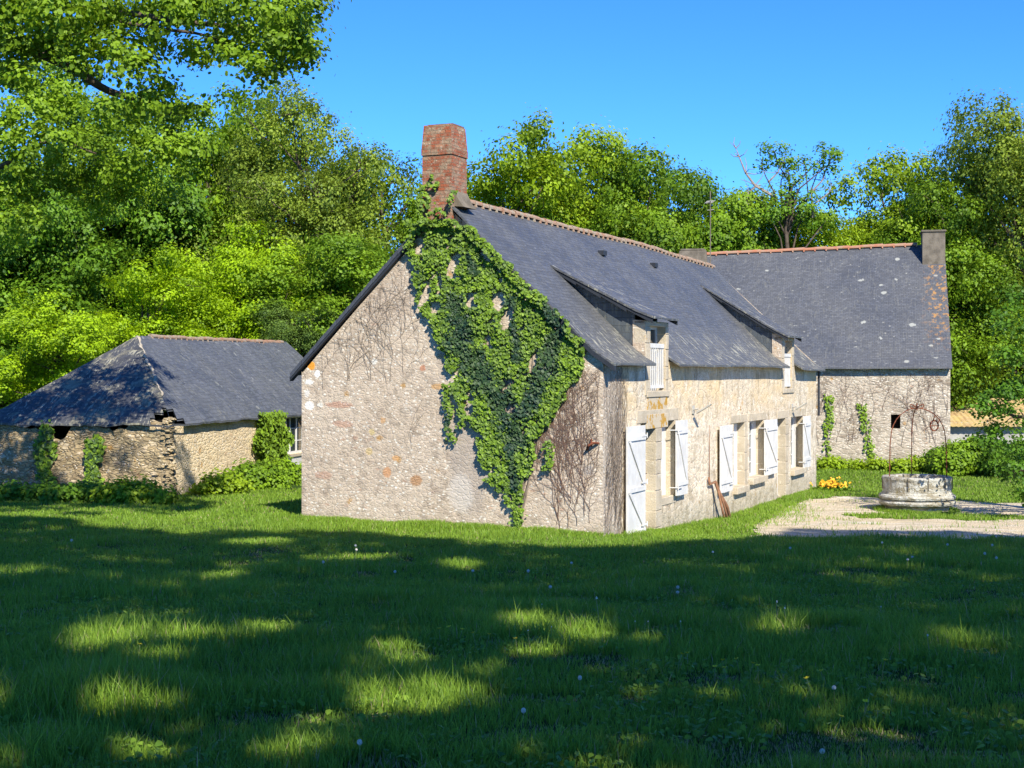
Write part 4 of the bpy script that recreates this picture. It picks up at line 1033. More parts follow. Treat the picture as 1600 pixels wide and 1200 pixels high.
# tree with bare dead boughs above the barn
def special_tree(name, base, cl, r0, top, label, col, leaf=.17, per=26, dens=1.0, tm=T_DIA, sub=.42, dead=None, seed=5, light=.38, bark='bark', frac=.9, group='trees round the farm', flat=.7, cull=None):
    rg = np.random.default_rng(seed); root = empty(name, base); b = np.array(base); cl = np.array([(*(np.array(c[:3])-b), c[3]) for c in cl])
    pos, nr, ti = crownpts(cl, rg, dens, sub, flat, per, light)
    if cull is not None:
        k = ~cull(pos+b); pos, nr, ti = pos[k], nr[k], ti[k]
    c = leafmesh('crown', pos, nr, rg.uniform(.65, 1.2, len(pos))*leaf, ti, 'leaf', root, tm, rg=rg); c.color = col
    g = G(); limbs(g, (0, 0, -.3), cl, rg, r0, tuple(np.array(top)-b), .3, frac=frac)
    g.build('trunk', bark, root, smooth=True, uv=False)
    if dead:
        g = G()
        for pts, r_ in dead:
            pts = [Vector(np.array(p)-b) for p in pts]; m = len(pts); g.tube(pts, [r_*(1-.8*i/(m-1)) for i in range(m)], 5)
            for i in range(1, m):
                for _ in range(3):
                    d = Vector(rg.normal(size=3)); d.z = abs(d.z)*.8; d = d.normalized()*rg.uniform(.35, .8); g.tube([pts[i], pts[i]+d*.5+Vector(rg.normal(size=3))*.05, pts[i]+d], [r_*.35, r_*.22, .01], 4)
        g.build('dead_branches', 'bark_pale', root, uv=False)
    tag(root, label, 'tree', group); return root
Yd = 65
def PP(px, py, Y=Yd, r=.5): return (*P(px, py, Y), r)
cl = [PP(1208, 232, r=.55), PP(1222, 248, r=.6), PP(1232, 262, Yd+.5, .55), PP(1190, 257, r=.28), PP(1258, 255, r=.45), PP(1292, 240, r=.55), PP(1308, 248, Yd-.4, .5), PP(1280, 262, r=.45), PP(1300, 268, r=.35), PP(1240, 285, r=.5), PP(1225, 300, Yd, .6), PP(1262, 310, r=.5), PP(1200, 330, r=.8), PP(1250, 335, r=.9), PP(1290, 345, r=.8)]
special_tree('half_dead_oak', (P(1230, 600, Yd)[0], Yd, -.3), cl, .17, P(1232, 300, Yd), 'half dead oak with bare forked boughs against the sky above the barn', (.9, .98, .9, 1), leaf=.15, per=34, dens=2.2, sub=.36,
  dead=[([P(1215, 310, Yd), P(1180, 290, Yd), P(1165, 270, Yd), P(1155, 245, Yd), P(1150, 232, Yd)], .075), ([P(1180, 292, Yd), P(1170, 300, Yd), P(1166, 320, Yd)], .05), ([P(1270, 340, Yd), P(1268, 300, Yd), P(1285, 282, Yd), P(1292, 262, Yd)], .07), ([P(1270, 320, Yd), P(1285, 310, Yd), P(1296, 300, Yd), P(1300, 290, Yd)], .04), ([P(1200, 285, Yd), P(1215, 270, Yd), P(1225, 250, Yd)], .05)], seed=3)

# near oak at the left, trunk outside the frame
def clus(pts, Y, rs, jit=1.0, seed=1, extra=2):
    rg = np.random.default_rng(seed); out = []
    for (px, py, r) in pts:
        out.append((*P(px, py, Y+rg.normal()*jit), r*rs))
        for _ in range(extra):
            out.append((*P(px+rg.normal()*38*r, py+rg.normal()*22*r, Y+rg.normal()*jit), r*rs*.6))
    return out
A = [(10, 15, 1), (60, -15, 1), (90, 20, 1), (150, 10, 1), (200, 35, .9), (250, 5, 1), (300, 20, .9), (350, 10, .9), (400, 5, 1), (440, 30, .9), (470, 55, .7), (484, 80, .5), (455, 96, .35), (430, 65, .5), (385, 50, .6), (372, 82, .35), (345, 74, .35), (395, 104, .22), (300, 75, .35), (240, 62, .5), (170, 80, .6), (120, 60, .7), (60, 60, .9), (15, 75, .9), (120, 110, .5), (0, 110, .8), (455, -10, 1), (300, -40, 1), (150, -50, 1), (205, 118, .5), (245, 140, .45), (262, 165, .4), (225, 165, .5)]
B = [(20, 130, .8), (60, 120, .8), (90, 150, .8), (50, 175, .9), (110, 185, .8), (20, 215, .9), (80, 225, .9), (140, 225, .8), (180, 250, .8), (120, 270, .8), (215, 270, .7), (235, 300, .5), (190, 300, .7), (50, 285, .8), (10, 300, .8), (150, 320, .6), (240, 240, .6), (270, 205, .7), (300, 185, .6), (285, 235, .6), (215, 200, .6), (165, 175, .6), (320, 220, .4), (20, 355, .7)]
oakclumps = clus(A, 24.5, .56, 1.2, 4, 2)+clus(B, 32, .82, 1.2, 6, 1)
oak = special_tree('overhanging_oak', (-13.4, 29, .1), oakclumps, .5, (-13.2, 28, 10.5), 'near oak whose leafy boughs reach in over the lawn from the top left', (1.25, 1.16, .9, 1), leaf=.088, per=56, dens=2.3, tm=T_OAK, sub=.26, seed=9, frac=0, flat=.6, light=.18)
g = G()
for path, r_ in (([(-260, 120), (-60, 75), (0, 70), (60, 82), (120, 112), (170, 142), (230, 160), (272, 180)], .17), ([(-200, 60), (0, 28), (60, 25), (120, 50), (160, 78), (198, 100)], .13), ([(-200, 20), (20, 20), (140, 12), (260, 30), (350, 40), (420, 45), (470, 62)], .10), ([(350, 42), (380, 60), (420, 78), (450, 98)], .04), ([(-200, 320), (-60, 290), (20, 250), (80, 220), (150, 240)], .10), ([(-100, 60), (60, 40), (150, 30), (250, 45), (320, 55), (370, 80)], .07)):
    n_ = len(path); pts = [Vector(P(x, y, (25 if path[-1][1] < 200 else 31)+math.sin(i*1.3)*.4))-Vector((-13.4, 29, .1)) for i, (x, y) in enumerate(path)]
    if path[0][0] < -50: pts[0] = Vector((0, -1.0, 9.0)) if path[0][1] < 200 else Vector((0, -.6, 5.5))
    sm = []
    for i in range(len(pts)-1):
        for q in range(4):
            u = q/4; a_ = pts[max(i-1, 0)]; b_ = pts[i]; c_ = pts[i+1]; d_ = pts[min(i+2, len(pts)-1)]
            sm.append(.5*((2*b_)+(c_-a_)*u+(2*a_-5*b_+4*c_-d_)*u*u+(3*b_-a_-3*c_+d_)*u**3))
    sm.append(pts[-1]); g.tube(sm, [max(.014, .8*r_*(1-.75*i/(len(sm)-1))) for i in range(len(sm))], 7)
g.build('bough', 'bark', oak, smooth=True, uv=False)
# near willow-like tree at the right edge, low leaves hanging over the yard
Rr = [(1600, 470, 1), (1570, 500, .6), (1640, 520, 1.2), (1590, 560, .7), (1620, 600, 1), (1575, 610, .5), (1590, 650, .8), (1560, 665, .5), (1545, 690, .35), (1575, 700, .6), (1610, 700, .9), (1590, 735, .5), (1575, 722, .4), (1560, 635, .35), (1535, 640, .25), (1640, 400, 1.2), (1650, 650, 1), (1602, 770, .2), (1615, 745, .4), (1598, 520, .6), (1650, 750, .6)]
special_tree('edge_tree', (P(1760, 600, 35)[0], 35.0, -.3), clus(Rr, 35, .55, .7, 12), .3, P(1740, 300, 35), 'tree at the right edge with dark leafy twigs hanging low beside the tiled shed', (.62, .78, .8, 1), leaf=.095, per=26, dens=1.6, tm=T_OAK, sub=.26, seed=21, frac=.12)

# ------------------------------------------------------------------ tall trees behind the photographer that shade the lawn
k_el = 1/math.tan(R(SUN_EL)); hx_, hy_ = -math.sin(R(SUN_AZ))*k_el, math.cos(R(SUN_AZ))*k_el
edge_px = [(-400, 806), (0, 806), (90, 812), (170, 822), (240, 828), (275, 838), (310, 835), (345, 832), (420, 836), (480, 836), (560, 833), (640, 840), (720, 848), (800, 850), (900, 856), (960, 857), (1030, 850), (1090, 846), (1150, 846)]
ex, ey = onground(np.array([p[0] for p in edge_px], float), np.array([p[1] for p in edge_px], float))
ex = np.concatenate([ex, [4.8, 6.0, 8.6, 11, 14, 20]]); ey = np.concatenate([ey, [27.5, 31.2, 30.6, 29.8, 29, 27]])
spots_px = [(170, 1003, 95, 24), (300, 1000, 75, 18), (250, 1032, 60, 16), (340, 905, 28, 12), (420, 985, 60, 16), (150, 1112, 125, 26), (20, 1105, 50, 26), (30, 900, 60, 14), (700, 1088, 95, 22), (640, 1105, 70, 18), (630, 1040, 55, 22), (610, 1020, 40, 14), (750, 1055, 40, 12), (910, 998, 65, 15), (820, 978, 45, 14), (830, 1022, 50, 10), (1010, 1002, 35, 10), (1225, 992, 65, 13), (1490, 1000, 16, 6), (560, 872, 90, 9), (720, 884, 50, 9), (235, 826, 22, 9), (410, 848, 60, 8), (500, 1130, 60, 18), (200, 1180, 60, 14), (430, 1180, 50, 12)]
sxp, syp = onground(np.array([p[0] for p in spots_px], float), np.array([p[1] for p in spots_px], float))
_, sy2 = onground(np.array([p[0] for p in spots_px], float), np.array([p[1]-p[3] for p in spots_px], float))
srx = np.array([p[2] for p in spots_px])*syp/F*.52; sry = np.abs(sy2-syp)*.45
def shadow_xy(p):
    g0 = gz(p[:, 0]+hx_*p[:, 2]*.9, p[:, 1]+hy_*p[:, 2]*.9); return p[:, 0]+hx_*(p[:, 2]-g0), p[:, 1]+hy_*(p[:, 2]-g0)
def cull(p):
    sx_, sy_ = shadow_xy(p); nzv = (fbm(sx_*1.1, sy_*1.1, 51)-.5)
    out = sy_ > np.interp(sx_, ex, ey)+nzv*1.2
    for cx, cy, rx, ry in zip(sxp, syp, srx, sry):
        e_ = ((sx_-cx)/(rx*.98+.08))**2+((sy_-cy)/(ry*.98+.10))**2+nzv*2.6+(fbm(sx_*3.5, sy_*3.5, 52)-.5)*2.2
        out |= e_ < 1.0
        out |= (e_ < 2.6) & (hsh(p[:, 0]*5.3, p[:, 2]*4.1) > .55)
    out |= (fbm(sx_*.9, sy_*.7, 54) > .50) & (hsh(p[:, 0]*7.1, p[:, 2]*3.3) > .60)
    # leaves must stay out of the picture
    vis = (p[:, 1] > 1) & (np.abs(p[:, 0]) < .37*p[:, 1]+.3) & (p[:, 2] < EYE+.27*p[:, 1]+.4)
    return out | vis
rg = np.random.default_rng(77); trunks = [(-13, -6), (-5.5, -7.5), (3, -7), (11, -6), (19, -5)]; tc = [[] for _ in trunks]
gxs, gys = np.meshgrid(np.arange(-14, 19, 1.05), np.arange(3.5, 33, 1.0))
for x, y in zip(gxs.ravel()+rg.normal(size=gxs.size)*.3, gys.ravel()+rg.normal(size=gxs.size)*.3):
    if abs(x) > .42*y+3.5: continue
    if y > np.interp(x, ex, ey)+.2: continue
    yc = y*.42-6+rg.normal()*1.0; g0 = float(gz(x, y)); z = (y-yc)/hy_+g0; xc = x-hx_*(z-g0)
    i = int(np.argmin([abs(xc-t[0]) for t in trunks])); tc[i].append((xc, yc, z, rg.uniform(.85, 1.15)))
lab = ['tall oak behind the photographer, leftmost of the row shading the lawn', 'tall oak behind the photographer, second of the shading row', 'tall oak behind the photographer, middle of the shading row', 'tall oak behind the photographer, fourth of the shading row', 'tall oak behind the photographer, rightmost of the row shading the lawn']
for i, (t, cl_) in enumerate(zip(trunks, tc)):
    if len(cl_) < 4: continue
    zt_ = np.mean([c[2] for c in cl_])+3
    special_tree('shade_oak', (t[0], t[1], float(gz(*t))), cl_, .45, (t[0], t[1]+1.5, zt_), lab[i], (1, 1, 1, 1), leaf=.33, per=28, dens=2.1, sub=.55, seed=200+i, frac=.0, cull=cull, group='oaks shading the lawn')

# ------------------------------------------------------------------ ivy on the gable
ivy_poly = [(664, 300), (672, 268), (690, 285), (694, 330), (712, 322), (722, 345), (745, 362), (790, 405), (835, 452), (878, 492), (905, 520), (918, 540), (912, 568), (900, 592), (886, 618), (868, 645), (852, 668), (836, 692), (828, 715), (822, 745), (821, 790), (818, 832), (805, 832), (801, 790), (788, 768), (768, 752), (757, 730), (750, 700), (743, 668), (728, 646), (714, 618), (702, 580), (690, 545), (668, 500), (648, 452), (652, 430), (640, 400), (645, 360), (668, 345)]
holes = [(795, 497, 9, 22, .3), (782, 470, 12, 18, .2), (667, 462, 7, 20, .35), (683, 480, 8, 12, 0), (714, 405, 8, 12, 0), (738, 470, 8, 14, 0), (657, 385, 8, 16, 0), (708, 425, 7, 12, -.5), (837, 562, 6, 20, .3), (800, 640, 9, 8, 0), (760, 400, 6, 14, -.6), (690, 440, 6, 12, 0), (765, 530, 6, 5, 0), (736, 640, 8, 10, 0), (830, 720, 4, 20, 0)]
def strand(g_, pts): pass
ivy = empty('climbing_ivy', tuple(HO)+(0,), math.atan2(HD[1], HD[0])); tag(ivy, 'glossy green ivy spreading in a fan up the gable and brick chimney', 'ivy')
rg = np.random.default_rng(31); n = 110000
px = rg.uniform(638, 922, n); py = rg.uniform(262, 834, n)
jx = (fbm(px/13, py/13, 61)-.5)*22; jy = (fbm(px/13, py/13, 62)-.5)*22
k_ = inpoly(px+jx, py+jy, ivy_poly)
for cx, cy, rx, ry, an_ in holes:
    dx, dy = px-cx, py-cy; u = dx*math.cos(an_)+dy*math.sin(an_); v = -dx*math.sin(an_)+dy*math.cos(an_); k_ &= (u/rx)**2+(v/ry)**2+(fbm(px/7, py/7, 64)-.5)*1.2 > 1
k_ &= fbm(px/9, py/9, 63) > .34
chm = py < 345   # over the chimney the growth is thin
k_ &= ~chm | (fbm(px/6, py/6, 66) > .52)
k_ &= (px > 664-(py-330)*.28) | (py > 410)
px, py = px[k_][:27000], py[k_][:27000]
# trailing strands
st_ = [([(706, 640), (700, 665), (712, 690)], 5), ([(758, 650), (760, 690), (770, 715)], 3), ([(836, 700), (832, 725), (826, 745)], 4), ([(858, 690), (862, 720), (852, 735)], 6), ([(700, 600), (702, 640)], 6), ([(668, 290), (664, 320), (668, 340)], 4), ([(712, 320), (716, 300)], 4), ([(645, 345), (650, 370), (640, 400)], 5), ([(886, 560), (874, 620)], 5), ([(808, 780), (812, 832)], 8), ([(720, 640), (728, 655), (722, 668)], 5)]
ex_, ey_ = [], []
for pts_, w_ in st_:
    for (a, b), (c, d) in zip(pts_[:-1], pts_[1:]):
        m_ = int(math.hypot(c-a, d-b)*2.2); t_ = rg.random(m_); ex_.append(a+(c-a)*t_+rg.normal(size=m_)*w_*.6); ey_.append(b+(d-b)*t_+rg.normal(size=m_)*1.5)
px = np.concatenate([px]+ex_); py = np.concatenate([py]+ey_)
r_ = (px-800)/F; yl = (HO[0]-HO[1]*r_)/(.9171+.3987*r_); zl = EYE+(HZ-py)/F*(HO[1]+HG[1]*yl)
lift = .02+.13*fbm(px/16, py/16, 65)**1.5*rg.random(len(px))+.10*rg.random(len(px))*fbm(px/30, py/30, 68)
# over the verge the ivy stands out in front of the boards
pos = np.stack([-lift-.02, yl, zl], 1)
front_y = np.where(yl < RID, 3.12+.955*(yl+.25)-.1, 3.06+.985*(6.7-yl)-.1); over_ = (zl > front_y-.15) & (zl < 6.5)
pos[over_, 0] -= .08
pos[(zl > 5.9) & (py < 372), 0] -= .12
nr = np.stack([-np.ones(len(px)), rg.normal(size=len(px))*.40-.25, rg.normal(size=len(px))*.35+.45], 1)
segs = [(712, 478, 728, 540, 20), (722, 540, 800, 640, 26), (760, 590, 815, 690, 18), (872, 530, 828, 640, 20), (800, 470, 812, 560, 9), (862, 480, 880, 520, 12), (700, 655, 705, 670, 8), (800, 700, 806, 760, 9), (735, 400, 745, 430, 8)]
dmin = np.full(len(px), 9.0)
for ax_, ay_, bx_, by_, w_ in segs:
    tt = np.clip(((px-ax_)*(bx_-ax_)+(py-ay_)*(by_-ay_))/((bx_-ax_)**2+(by_-ay_)**2), 0, 1); dmin = np.minimum(dmin, np.hypot(px-ax_-tt*(bx_-ax_), py-ay_-tt*(by_-ay_))/w_)
old = ss(dmin+(fbm(px/14, py/14, 71)-.5)*1.3+rg.normal(size=len(px))*.22, 1.0, .6)
ti = .30+.62*rg.random(len(px)); ti = ti*(1-old)+old*(.02+.16*rg.random(len(px))); ti += (fbm(px/20, py/20, 73)-.5)*.25
leafmesh('foliage', pos, nr, rg.uniform(.030, .075, len(px)), ti, 'ivy', ivy, T_IVY, up=np.array((0, 0, -1.0)))
g = G()
for _ in range(26):   # woody stems
    tx = random.uniform(690, 880); ty = random.uniform(max(410, 420+(tx-720)*1.0), max(440, min(600, 450+(tx-670)*2.0))); pts_ = []
    for q in range(9):
        u = q/8; x_ = 812+(tx-812)*u**1.3+random.uniform(-4, 4); y_ = 835+(ty-835)*u
        a, b = gp(x_, y_); pts_.append((-.025, a, b))
    g.tube(pts_, [.022*(1-.8*i/8) for i in range(9)], 4)
g.build('stem', 'vine_grey', ivy, uv=False)

# bare climber stems, drawn as thin tubes lying on a wall
def climber(root, gen, nst, rg, mat, k=.75):
    g = G()
    for _ in range(nst):
        for pts, r_ in gen(rg): 
            if len(pts) > 1: g.tube(pts, [max(.0022, k*r_*(1-.75*i/(len(pts)-1))) for i in range(len(pts))], 3)
    return g.build('stem', mat, root, uv=False)
def grow(rg, y, z, ang, L, r_, depth, to3, out, lim):
    pts = [to3(y, z)]; n_ = max(3, int(L/.14))
    for i in range(n_):
        ang += rg.normal()*.16; ang += (0-ang)*.04; y += math.sin(ang)*L/n_; z += math.cos(ang)*L/n_
        if not lim(y, z): break
        pts.append(to3(y, z))
        if depth > 0 and rg.random() < .5: grow(rg, y, z, ang+rg.choice((-1, 1))*rg.uniform(.35, .9), L*rg.uniform(.3, .6), r_*.6, depth-1, to3, out, lim)
    out.append((pts, r_))
g3 = lambda y, z: (-.014-.004*math.sin(y*40), y, z)
inroof = lambda y, z: z < (3.12+.955*(y+.25)-.2 if y < RID else 3.06+.985*(6.7-y)-.2) and 0.02 < y < 6.47
bv = empty('bare_vine', tuple(HO)+(0,), math.atan2(HD[1], HD[0])); tag(bv, 'leafless brown creeper stems on the gable between the ivy and the front corner', 'vine')
def gen(rg):
    out = []; px_ = rg.uniform(868, 925); a, b = gp(px_, rg.uniform(700, 832)); grow(rg, a, b, rg.normal()*.2, rg.uniform(1.2, 2.6), .0085, 2, g3, out, lambda y, z: inroof(y, z) and 0.05 < y < 1.45+.2*z and z < 3.2); return out
climber(bv, gen, 34, np.random.default_rng(5), 'vine', .6)
bv2 = empty('dead_creeper', tuple(HO)+(0,), math.atan2(HD[1], HD[0])); tag(bv2, 'sparse dead creeper twigs on the left half of the gable, left of the ivy', 'vine')
starts = [(556, 610, 1.6), (575, 600, 1.2), (608, 600, 1.8), (545, 585, 1.0), (636, 700, .7), (500, 610, .8), (620, 790, 1.2), (590, 790, 1.0), (640, 585, 1.2), (560, 520, .9), (585, 560, 1.2), (607, 540, 1.4), (630, 520, 1.2), (520, 575, .7), (600, 490, 1.2), (575, 470, .9)]
ci = iter(starts[:6]+starts[8:]+starts[8:]+starts[:6])
def gen2(rg):
    x_, y_, L_ = next(ci); out = []; a, b = gp(x_+rg.normal()*8, y_+rg.normal()*8); grow(rg, a, b, rg.normal()*.15, L_, .008, 2, g3, out, inroof); return out
climber(bv2, gen2, 26, np.random.default_rng(8), 'vine_grey', .36)
# thick dead vine left of the door
bv3 = empty('dead_vine', tuple(HO)+(0,), math.atan2(HD[1], HD[0])); tag(bv3, 'mat of dead grey-brown vine on the front wall left of the white door', 'vine')
f3 = lambda x, z: (x, -.02-.03*(math.sin(x*53+z*3)*.5+.5), z)
def gen3(rg):
    out = []; grow(rg, rg.uniform(.05, 1.15), rg.uniform(-.4, 1.2), rg.normal()*.12, rg.uniform(1.2, 2.6), .014, 1, f3, out, lambda x, z: .03 < x < 1.30 and z < 3.28); return out
climber(bv3, gen3, 30, np.random.default_rng(12), 'vine_grey', .55)
# old woody trunk against the front wall
vt = empty('vine_trunk', (*(HO+HD*ft(1112)), 0), math.atan2(HD[1], HD[0])); tag(vt, 'twisted rusty brown vine trunk leaning on the front wall between the shutters', 'vine')
g = G(); zt_ = fz_(1094, 756)
for sft, bx, r_ in ((0, .55, .045), (.06, .35, .03), (-.05, .12, .03), (.02, .62, .025)):
    g.tube([(bx-.0, -.30, -.42), (bx-.18, -.26, -.05), (.16+sft-.1, -.16, .30), (-.05+sft, -.10, .55), (-.38+sft, -.06, zt_-.05), (-.42+sft, -.05, zt_+.12)], [r_*1.25, r_, r_*.9, r_*.8, r_*.5, r_*.3], 6)
g.tube([(-.36, -.04, zt_), (-.33, -.04, zt_+.6), (-.28, -.03, zt_+1.3)], [.012, .01, .006], 4)
g.build('stem', 'vine_rust', vt, smooth=True, uv=False)
# barn creepers
b3 = lambda y, z: (-.03, y, z)
bc = empty('barn_creeper', (BO[0], BO[1], 0), math.atan2(BE[1], BE[0])); tag(bc, 'leafless brown creeper covering the upper part of the barn wall', 'vine')
def gen4(rg):
    out = []; grow(rg, rg.uniform(.1, 6.5), rg.uniform(.3, 1.8), rg.normal()*.3, rg.uniform(1.0, 2.4), .012, 1, b3, out, lambda y, z: .05 < y < 7 and z < 3.2 and not (wlo-.1 < y < whi+.1 and .7 < z < 1.8)); return out
wlo, whi = bp(1407), bp(1392)
climber(bc, gen4, 48, np.random.default_rng(15), 'vine', .6)
def ivy_strip(name, root_loc, rot, spine, width, n, size, label, to3, nrm, tlo=.5, seed=3):
    rg = np.random.default_rng(seed); o = empty(name, root_loc, rot); tag(o, label, 'ivy')
    t = rg.random(n)*(len(spine)-1); i = t.astype(int); u = t-i; sp = np.array(spine, float); c = sp[i]*(1-u[:, None])+sp[np.minimum(i+1, len(sp)-1)]*u[:, None]
    a = c[:, 0]+rg.uniform(-1, 1, n)*width*.75*(.75+.25*np.sin(c[:, 1]*7)); b = c[:, 1]+rg.normal(size=n)*.08; k = fbm(a*5, b*5, seed) > .35; a, b = a[k], b[k]
    leafmesh('foliage', to3(a, b, rg.random(len(a))), nrm+rg.normal(size=(len(a), 3))*.4, rg.uniform(.7, 1.2, len(a))*size, tlo+(1-tlo)*rg.random(len(a)), 'ivy', o, T_IVY, up=np.array((0, 0, -1.0)), rg=rg)
    g = G(); g.tube([tuple(to3(np.array([s[0]]), np.array([s[1]]), np.zeros(1))[0]) for s in spine], .02, 4); g.build('stem', 'vine_grey', o, uv=False)
bt = lambda a, b, r: np.stack([-.04-.06*r, a, b], 1)
yb1, yb2 = bp(1293), bp(1357)
ivy_strip('wall_ivy', (BO[0], BO[1], 0), math.atan2(BE[1], BE[0]), [(yb1+.05, -.4), (yb1, .6), (yb1-.1, 1.5), (yb1-.05, 2.2)], .26, 210, .09, 'narrow ivy strand on the barn wall beside the farmhouse corner', bt, np.array((-1, 0, .5)), seed=4)
ivy_strip('wall_ivy', (BO[0], BO[1], 0), math.atan2(BE[1], BE[0]), [(yb2-.1, -.4), (yb2, .4), (yb2+.1, 1.2), (yb2+.25, 1.9)], .30, 200, .09, 'thin ivy strand on the barn wall left of its small dark opening', bt, np.array((-1, 0, .5)), seed=6)
# ivy column on the outbuilding
def sxl(px): return sx(px)
cxs = sxl(417)
stt = lambda a, b, r: np.stack([a, -.05-.28*r, b], 1)
ivy_strip('ivy_column', (SO[0], SO[1], 0), math.atan2(SE[1], SE[0]), [(cxs, -.2), (cxs+.1, .5), (cxs, 1.2), (cxs-.1, 1.8)], 1.75, 8000, .11, 'thick bright ivy column on the outbuilding wall left of its window', stt, np.array((0, -1, .5)), seed=7)
ivy_strip('ivy_patch', (SO[0], SO[1], 0), math.atan2(SE[1], SE[0]), [(1.9, -.2), (2.0, .6), (1.9, 1.4)], .35, 900, .11, 'dark ivy patch on the shaded end wall of the outbuilding', lambda a, b, r: np.stack([-.12-.1*r, a, b], 1), np.array((-1, 0, .4)), tlo=.1, seed=9)
ivy_strip('ivy_patch', (SO[0], SO[1], 0), math.atan2(SE[1], SE[0]), [(3.2, -.2), (3.3, .8), (3.2, 1.7)], .4, 900, .11, 'second ivy patch further left on the shaded end wall of the outbuilding', lambda a, b, r: np.stack([-.12-.1*r, a, b], 1), np.array((-1, 0, .4)), tlo=.1, seed=10)

# ------------------------------------------------------------------ bushes and undergrowth
def bush(px, pyb, wpx, hpx, Y, label, col, leaf=.09, seed=0, name='bush', group='bushes at the foot of the walls', n=14, depth=.6, gzoff=0, tm=T_OAK, dens=1.5, per=26, kind=None, fern=False):
    rg = np.random.default_rng(500+seed); x = (px-800)/F*Y; W = wpx*Y/F; H = hpx*Y/F; b = (x, Y, float(gz(x, Y))); o = empty(name, b)
    cl = [(rg.uniform(-.5, .5)*W*.85, rg.uniform(-.5, .5)*depth, 0, 0) for _ in range(n)]; out = []
    for c in cl:
        hh = H*(1-.6*(2*c[0]/W)**2)*rg.uniform(.6, 1.0); r = max(.12, min(.45, H*.45))*rg.uniform(.7, 1.1)
        out.append((c[0], c[1], max(r*.4, hh-r*.7), r)); out.append((c[0]+rg.normal()*.1, c[1], hh*.4, r))
    out = np.array(out); pos, nr, ti = crownpts(out, rg, dens*3, .2, .8, per); pos[:, 2] = np.maximum(pos[:, 2], .0)
    f = leafmesh('foliage', pos, nr, rg.uniform(.6, 1.3, len(pos))*leaf, ti, 'leaf', o, tm, rg=rg); f.color = CLR[col] if isinstance(col, str) else col
    g = G()
    for c in out[::2]: g.tube([(c[0]*.6, c[1]*.6, -.05), (c[0]*.85, c[1]*.8, c[2]*.5), tuple(c[:3])], [.02, .013, .005], 4)
    g.build('stem', 'vine_grey', o, uv=False); tag(o, label, 'bush', group); return o
bush(30, 770, 190, 30, 34.6, 'shaded bramble thicket at the far left foot of the outbuilding', 'g', seed=1, n=22)
bush(120, 772, 120, 28, 34.3, 'shaded fern and bramble clump in front of the outbuilding end wall', 'g', seed=2, n=18)
bush(205, 782, 125, 36, 33.8, 'sunlit bracken clump at the front corner of the outbuilding', 'l', seed=3, n=22)
bush(345, 783, 70, 34, 36.8, 'small bramble clump against the sunlit outbuilding wall', 'l', seed=4, n=12)
bush(395, 778, 90, 42, 38.5, 'bushy nettles below the ivy column', 'b', seed=5, n=14)
bush(448, 772, 70, 34, 40.5, 'weedy clump below the outbuilding window', 'y', seed=6, n=10)
bush(1518, 740, 100, 56, 50.5, 'grey-green shrub in front of the tiled shed at the barn corner', 'b', seed=7, n=30, depth=1.4, leaf=.11)
bush(1480, 728, 60, 40, 51.8, 'small dark shrub tight against the barn corner', 'd', seed=8, n=12, leaf=.1)
bush(1590, 745, 90, 60, 49, 'dark low shrub behind the hanging twigs at right', 'g', seed=9, n=18, depth=1.0, leaf=.11)
bush(1310, 724, 60, 20, 52.6, 'low weeds at the barn foot nearest the farmhouse', 'l', seed=10, n=12, leaf=.1)
bush(1370, 724, 90, 17, 52.2, 'low nettles at the barn foot below the small opening', 'l', seed=11, n=16, leaf=.1)
bush(1440, 726, 90, 22, 51.8, 'low leafy weeds at the barn foot behind the well', 'l', seed=12, n=16, leaf=.1)
# bright flowers beside the far corner
fx, fy = 9.45, 43.6
fl = empty('flower_clump', (fx, fy, float(gz(fx, fy)))); tag(fl, 'clump of orange-yellow flowers at the far corner of the farmhouse', 'flowers')
rg = np.random.default_rng(9); n = 500; p = np.stack([rg.normal(size=n)*.22, rg.normal(size=n)*.15, np.abs(rg.normal(size=n))*.07+.04], 1)
leafmesh('foliage', p, rg.normal(size=(n, 3))+np.array((0, 0, 1)), rg.uniform(.08, .14, n), rg.random(n), 'leaf', fl, T_OAK)
n = 170; p = np.stack([rg.normal(size=n)*.19, rg.normal(size=n)*.13, np.abs(rg.normal(size=n))*.09+.14], 1)
leafmesh('blossom', p, rg.normal(size=(n, 3))*.5+np.array((0, -.8, .6)), rg.uniform(.06, .10, n), rg.random(n), 'petal_y', fl, T_IVY)

